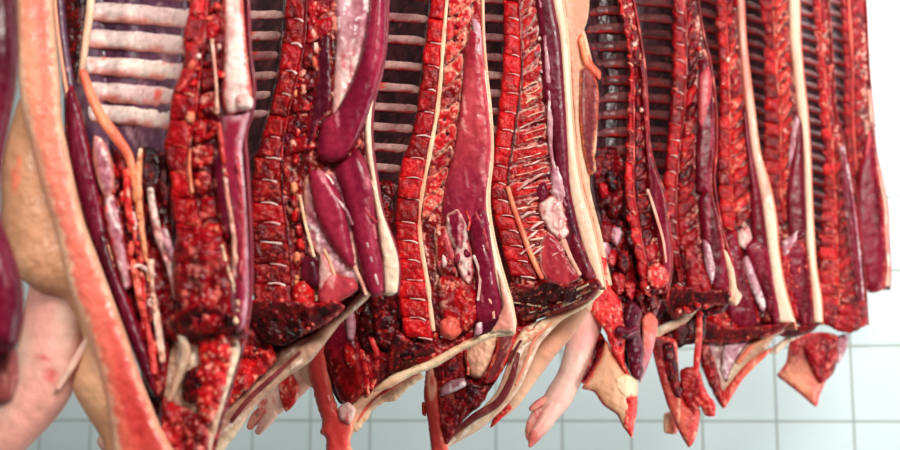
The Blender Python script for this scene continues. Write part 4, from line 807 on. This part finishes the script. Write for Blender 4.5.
b.flecks(30, -10, 310, ('redbright', 'edge', 'blush', 'flesh', 'dark'), lambda y: b.s0(y) + 1, lambda y: b.s2(y) + 2, r=(1.5, 3.2))
b.slab('loin', [(840, 150), (844, 146), (850, 175), (856, 215), (861, 260), (864, 300), (858, 300), (850, 250), (844, 200)], 'loin', h=.006, bulge=.008, thick=.02, R=5, rim=('mauve', 1.5))
b.slab('neck_meat', [(822, 300), (840, 306), (864, 300), (868, 322), (852, 334), (834, 330), (822, 322)], 'flesh', h=.002, bulge=.01, thick=.02, amp=.005, ragged=1.5)
b.slab('jowl', [(790, 340), (804, 334), (822, 332), (838, 336), (834, 356), (828, 376), (820, 394), (816, 407), (800, 394), (786, 383), (777, 375), (786, 362)], 'skinpink', h=-.04, bulge=.012, thick=.02, R=8, rim=('edge', 3), blend=('flesh', 376, 346, 1))
b.slab('throat_meat', [(803, 346), (820, 334), (836, 340), (838, 358), (833, 374), (820, 384), (810, 368)], 'flesh', h=-.026, bulge=.01, thick=.015, amp=.005)
b.slab('throat_fat', [(836, 338), (848, 334), (846, 350), (838, 364)], 'mauve', h=-.04, bulge=.006, thick=.015)

# ---- tenth side, last of the row
b = Body('pork_side', 3.65, 858, 6, (868, 330), 'last pork side of the row, ending in front of the bare white wall tiles', 'pork side', SIDES, res=1.8)
b.frame([(-70, 790), (0, 790), (300, 810)],
        [(-70, 837), (0, 840), (75, 844), (113, 843), (151, 845), (190, 848), (230, 854), (290, 860)],
        [(-70, 846), (0, 849), (75, 853), (113, 853), (151, 855), (190, 858), (290, 868)],
        [(-70, 856), (0, 858), (75, 861), (113, 862), (151, 864), (190, 866), (290, 874)],
        [(-70, 861), (0, 863), (38, 865), (75, 867), (113, 870), (151, 873), (180, 879), (205, 884), (235, 885), (270, 887), (290, 884)],
        [(-70, 863), (0, 866), (38, 867.5), (75, 869.5), (113, 873), (151, 876), (180, 882), (205, 887), (235, 888), (270, 890), (292, 889)], 290)
b.shell(lower=2, edge='flesh')
b.chest(list(range(-44, 200, 12)), 'ribshade', 'wall', ry=3.3, y1=260)
b.bed('bed')
b.spine(list(np.arange(-52, 180, 12)), ('vertdark', 'cherry'), ('flesh', 'vertdark'), slant=4, cord_w=1.2, disc='flesh', cordk='blush', disc_r=.6, rim=None, wob=1)
b.flecks(20, -10, 280, ('edge', 'flesh', 'dark', 'red'), lambda y: b.s0(y) + 2, lambda y: b.s3(y) - 2, r=(1.5, 3.2))
b.slab('loin', [(858, 170), (868, 140), (872, 120), (877, 160), (884, 210), (886, 250), (884, 288), (868, 292), (860, 260), (856, 210)], 'loin', h=.006, bulge=.012, thick=.02, R=8, rim=('flesh', 2.5))
b.slab('fat_lump', [(864, 150), (869, 130), (872, 140), (868, 168), (863, 176)], 'loinpink', h=.014, bulge=.004, thick=.01)
b.flecks(12, 150, 288, ('redbright', 'flesh', 'edge', 'blush', 'dark'), lambda y: b.s1(y), lambda y: b.s3(y) - 2, r=(1.6, 3.6), h=.01, name='meat_fleck', tall=2.5)
b.backfat(y0=90, h=0, kind='fatpink')
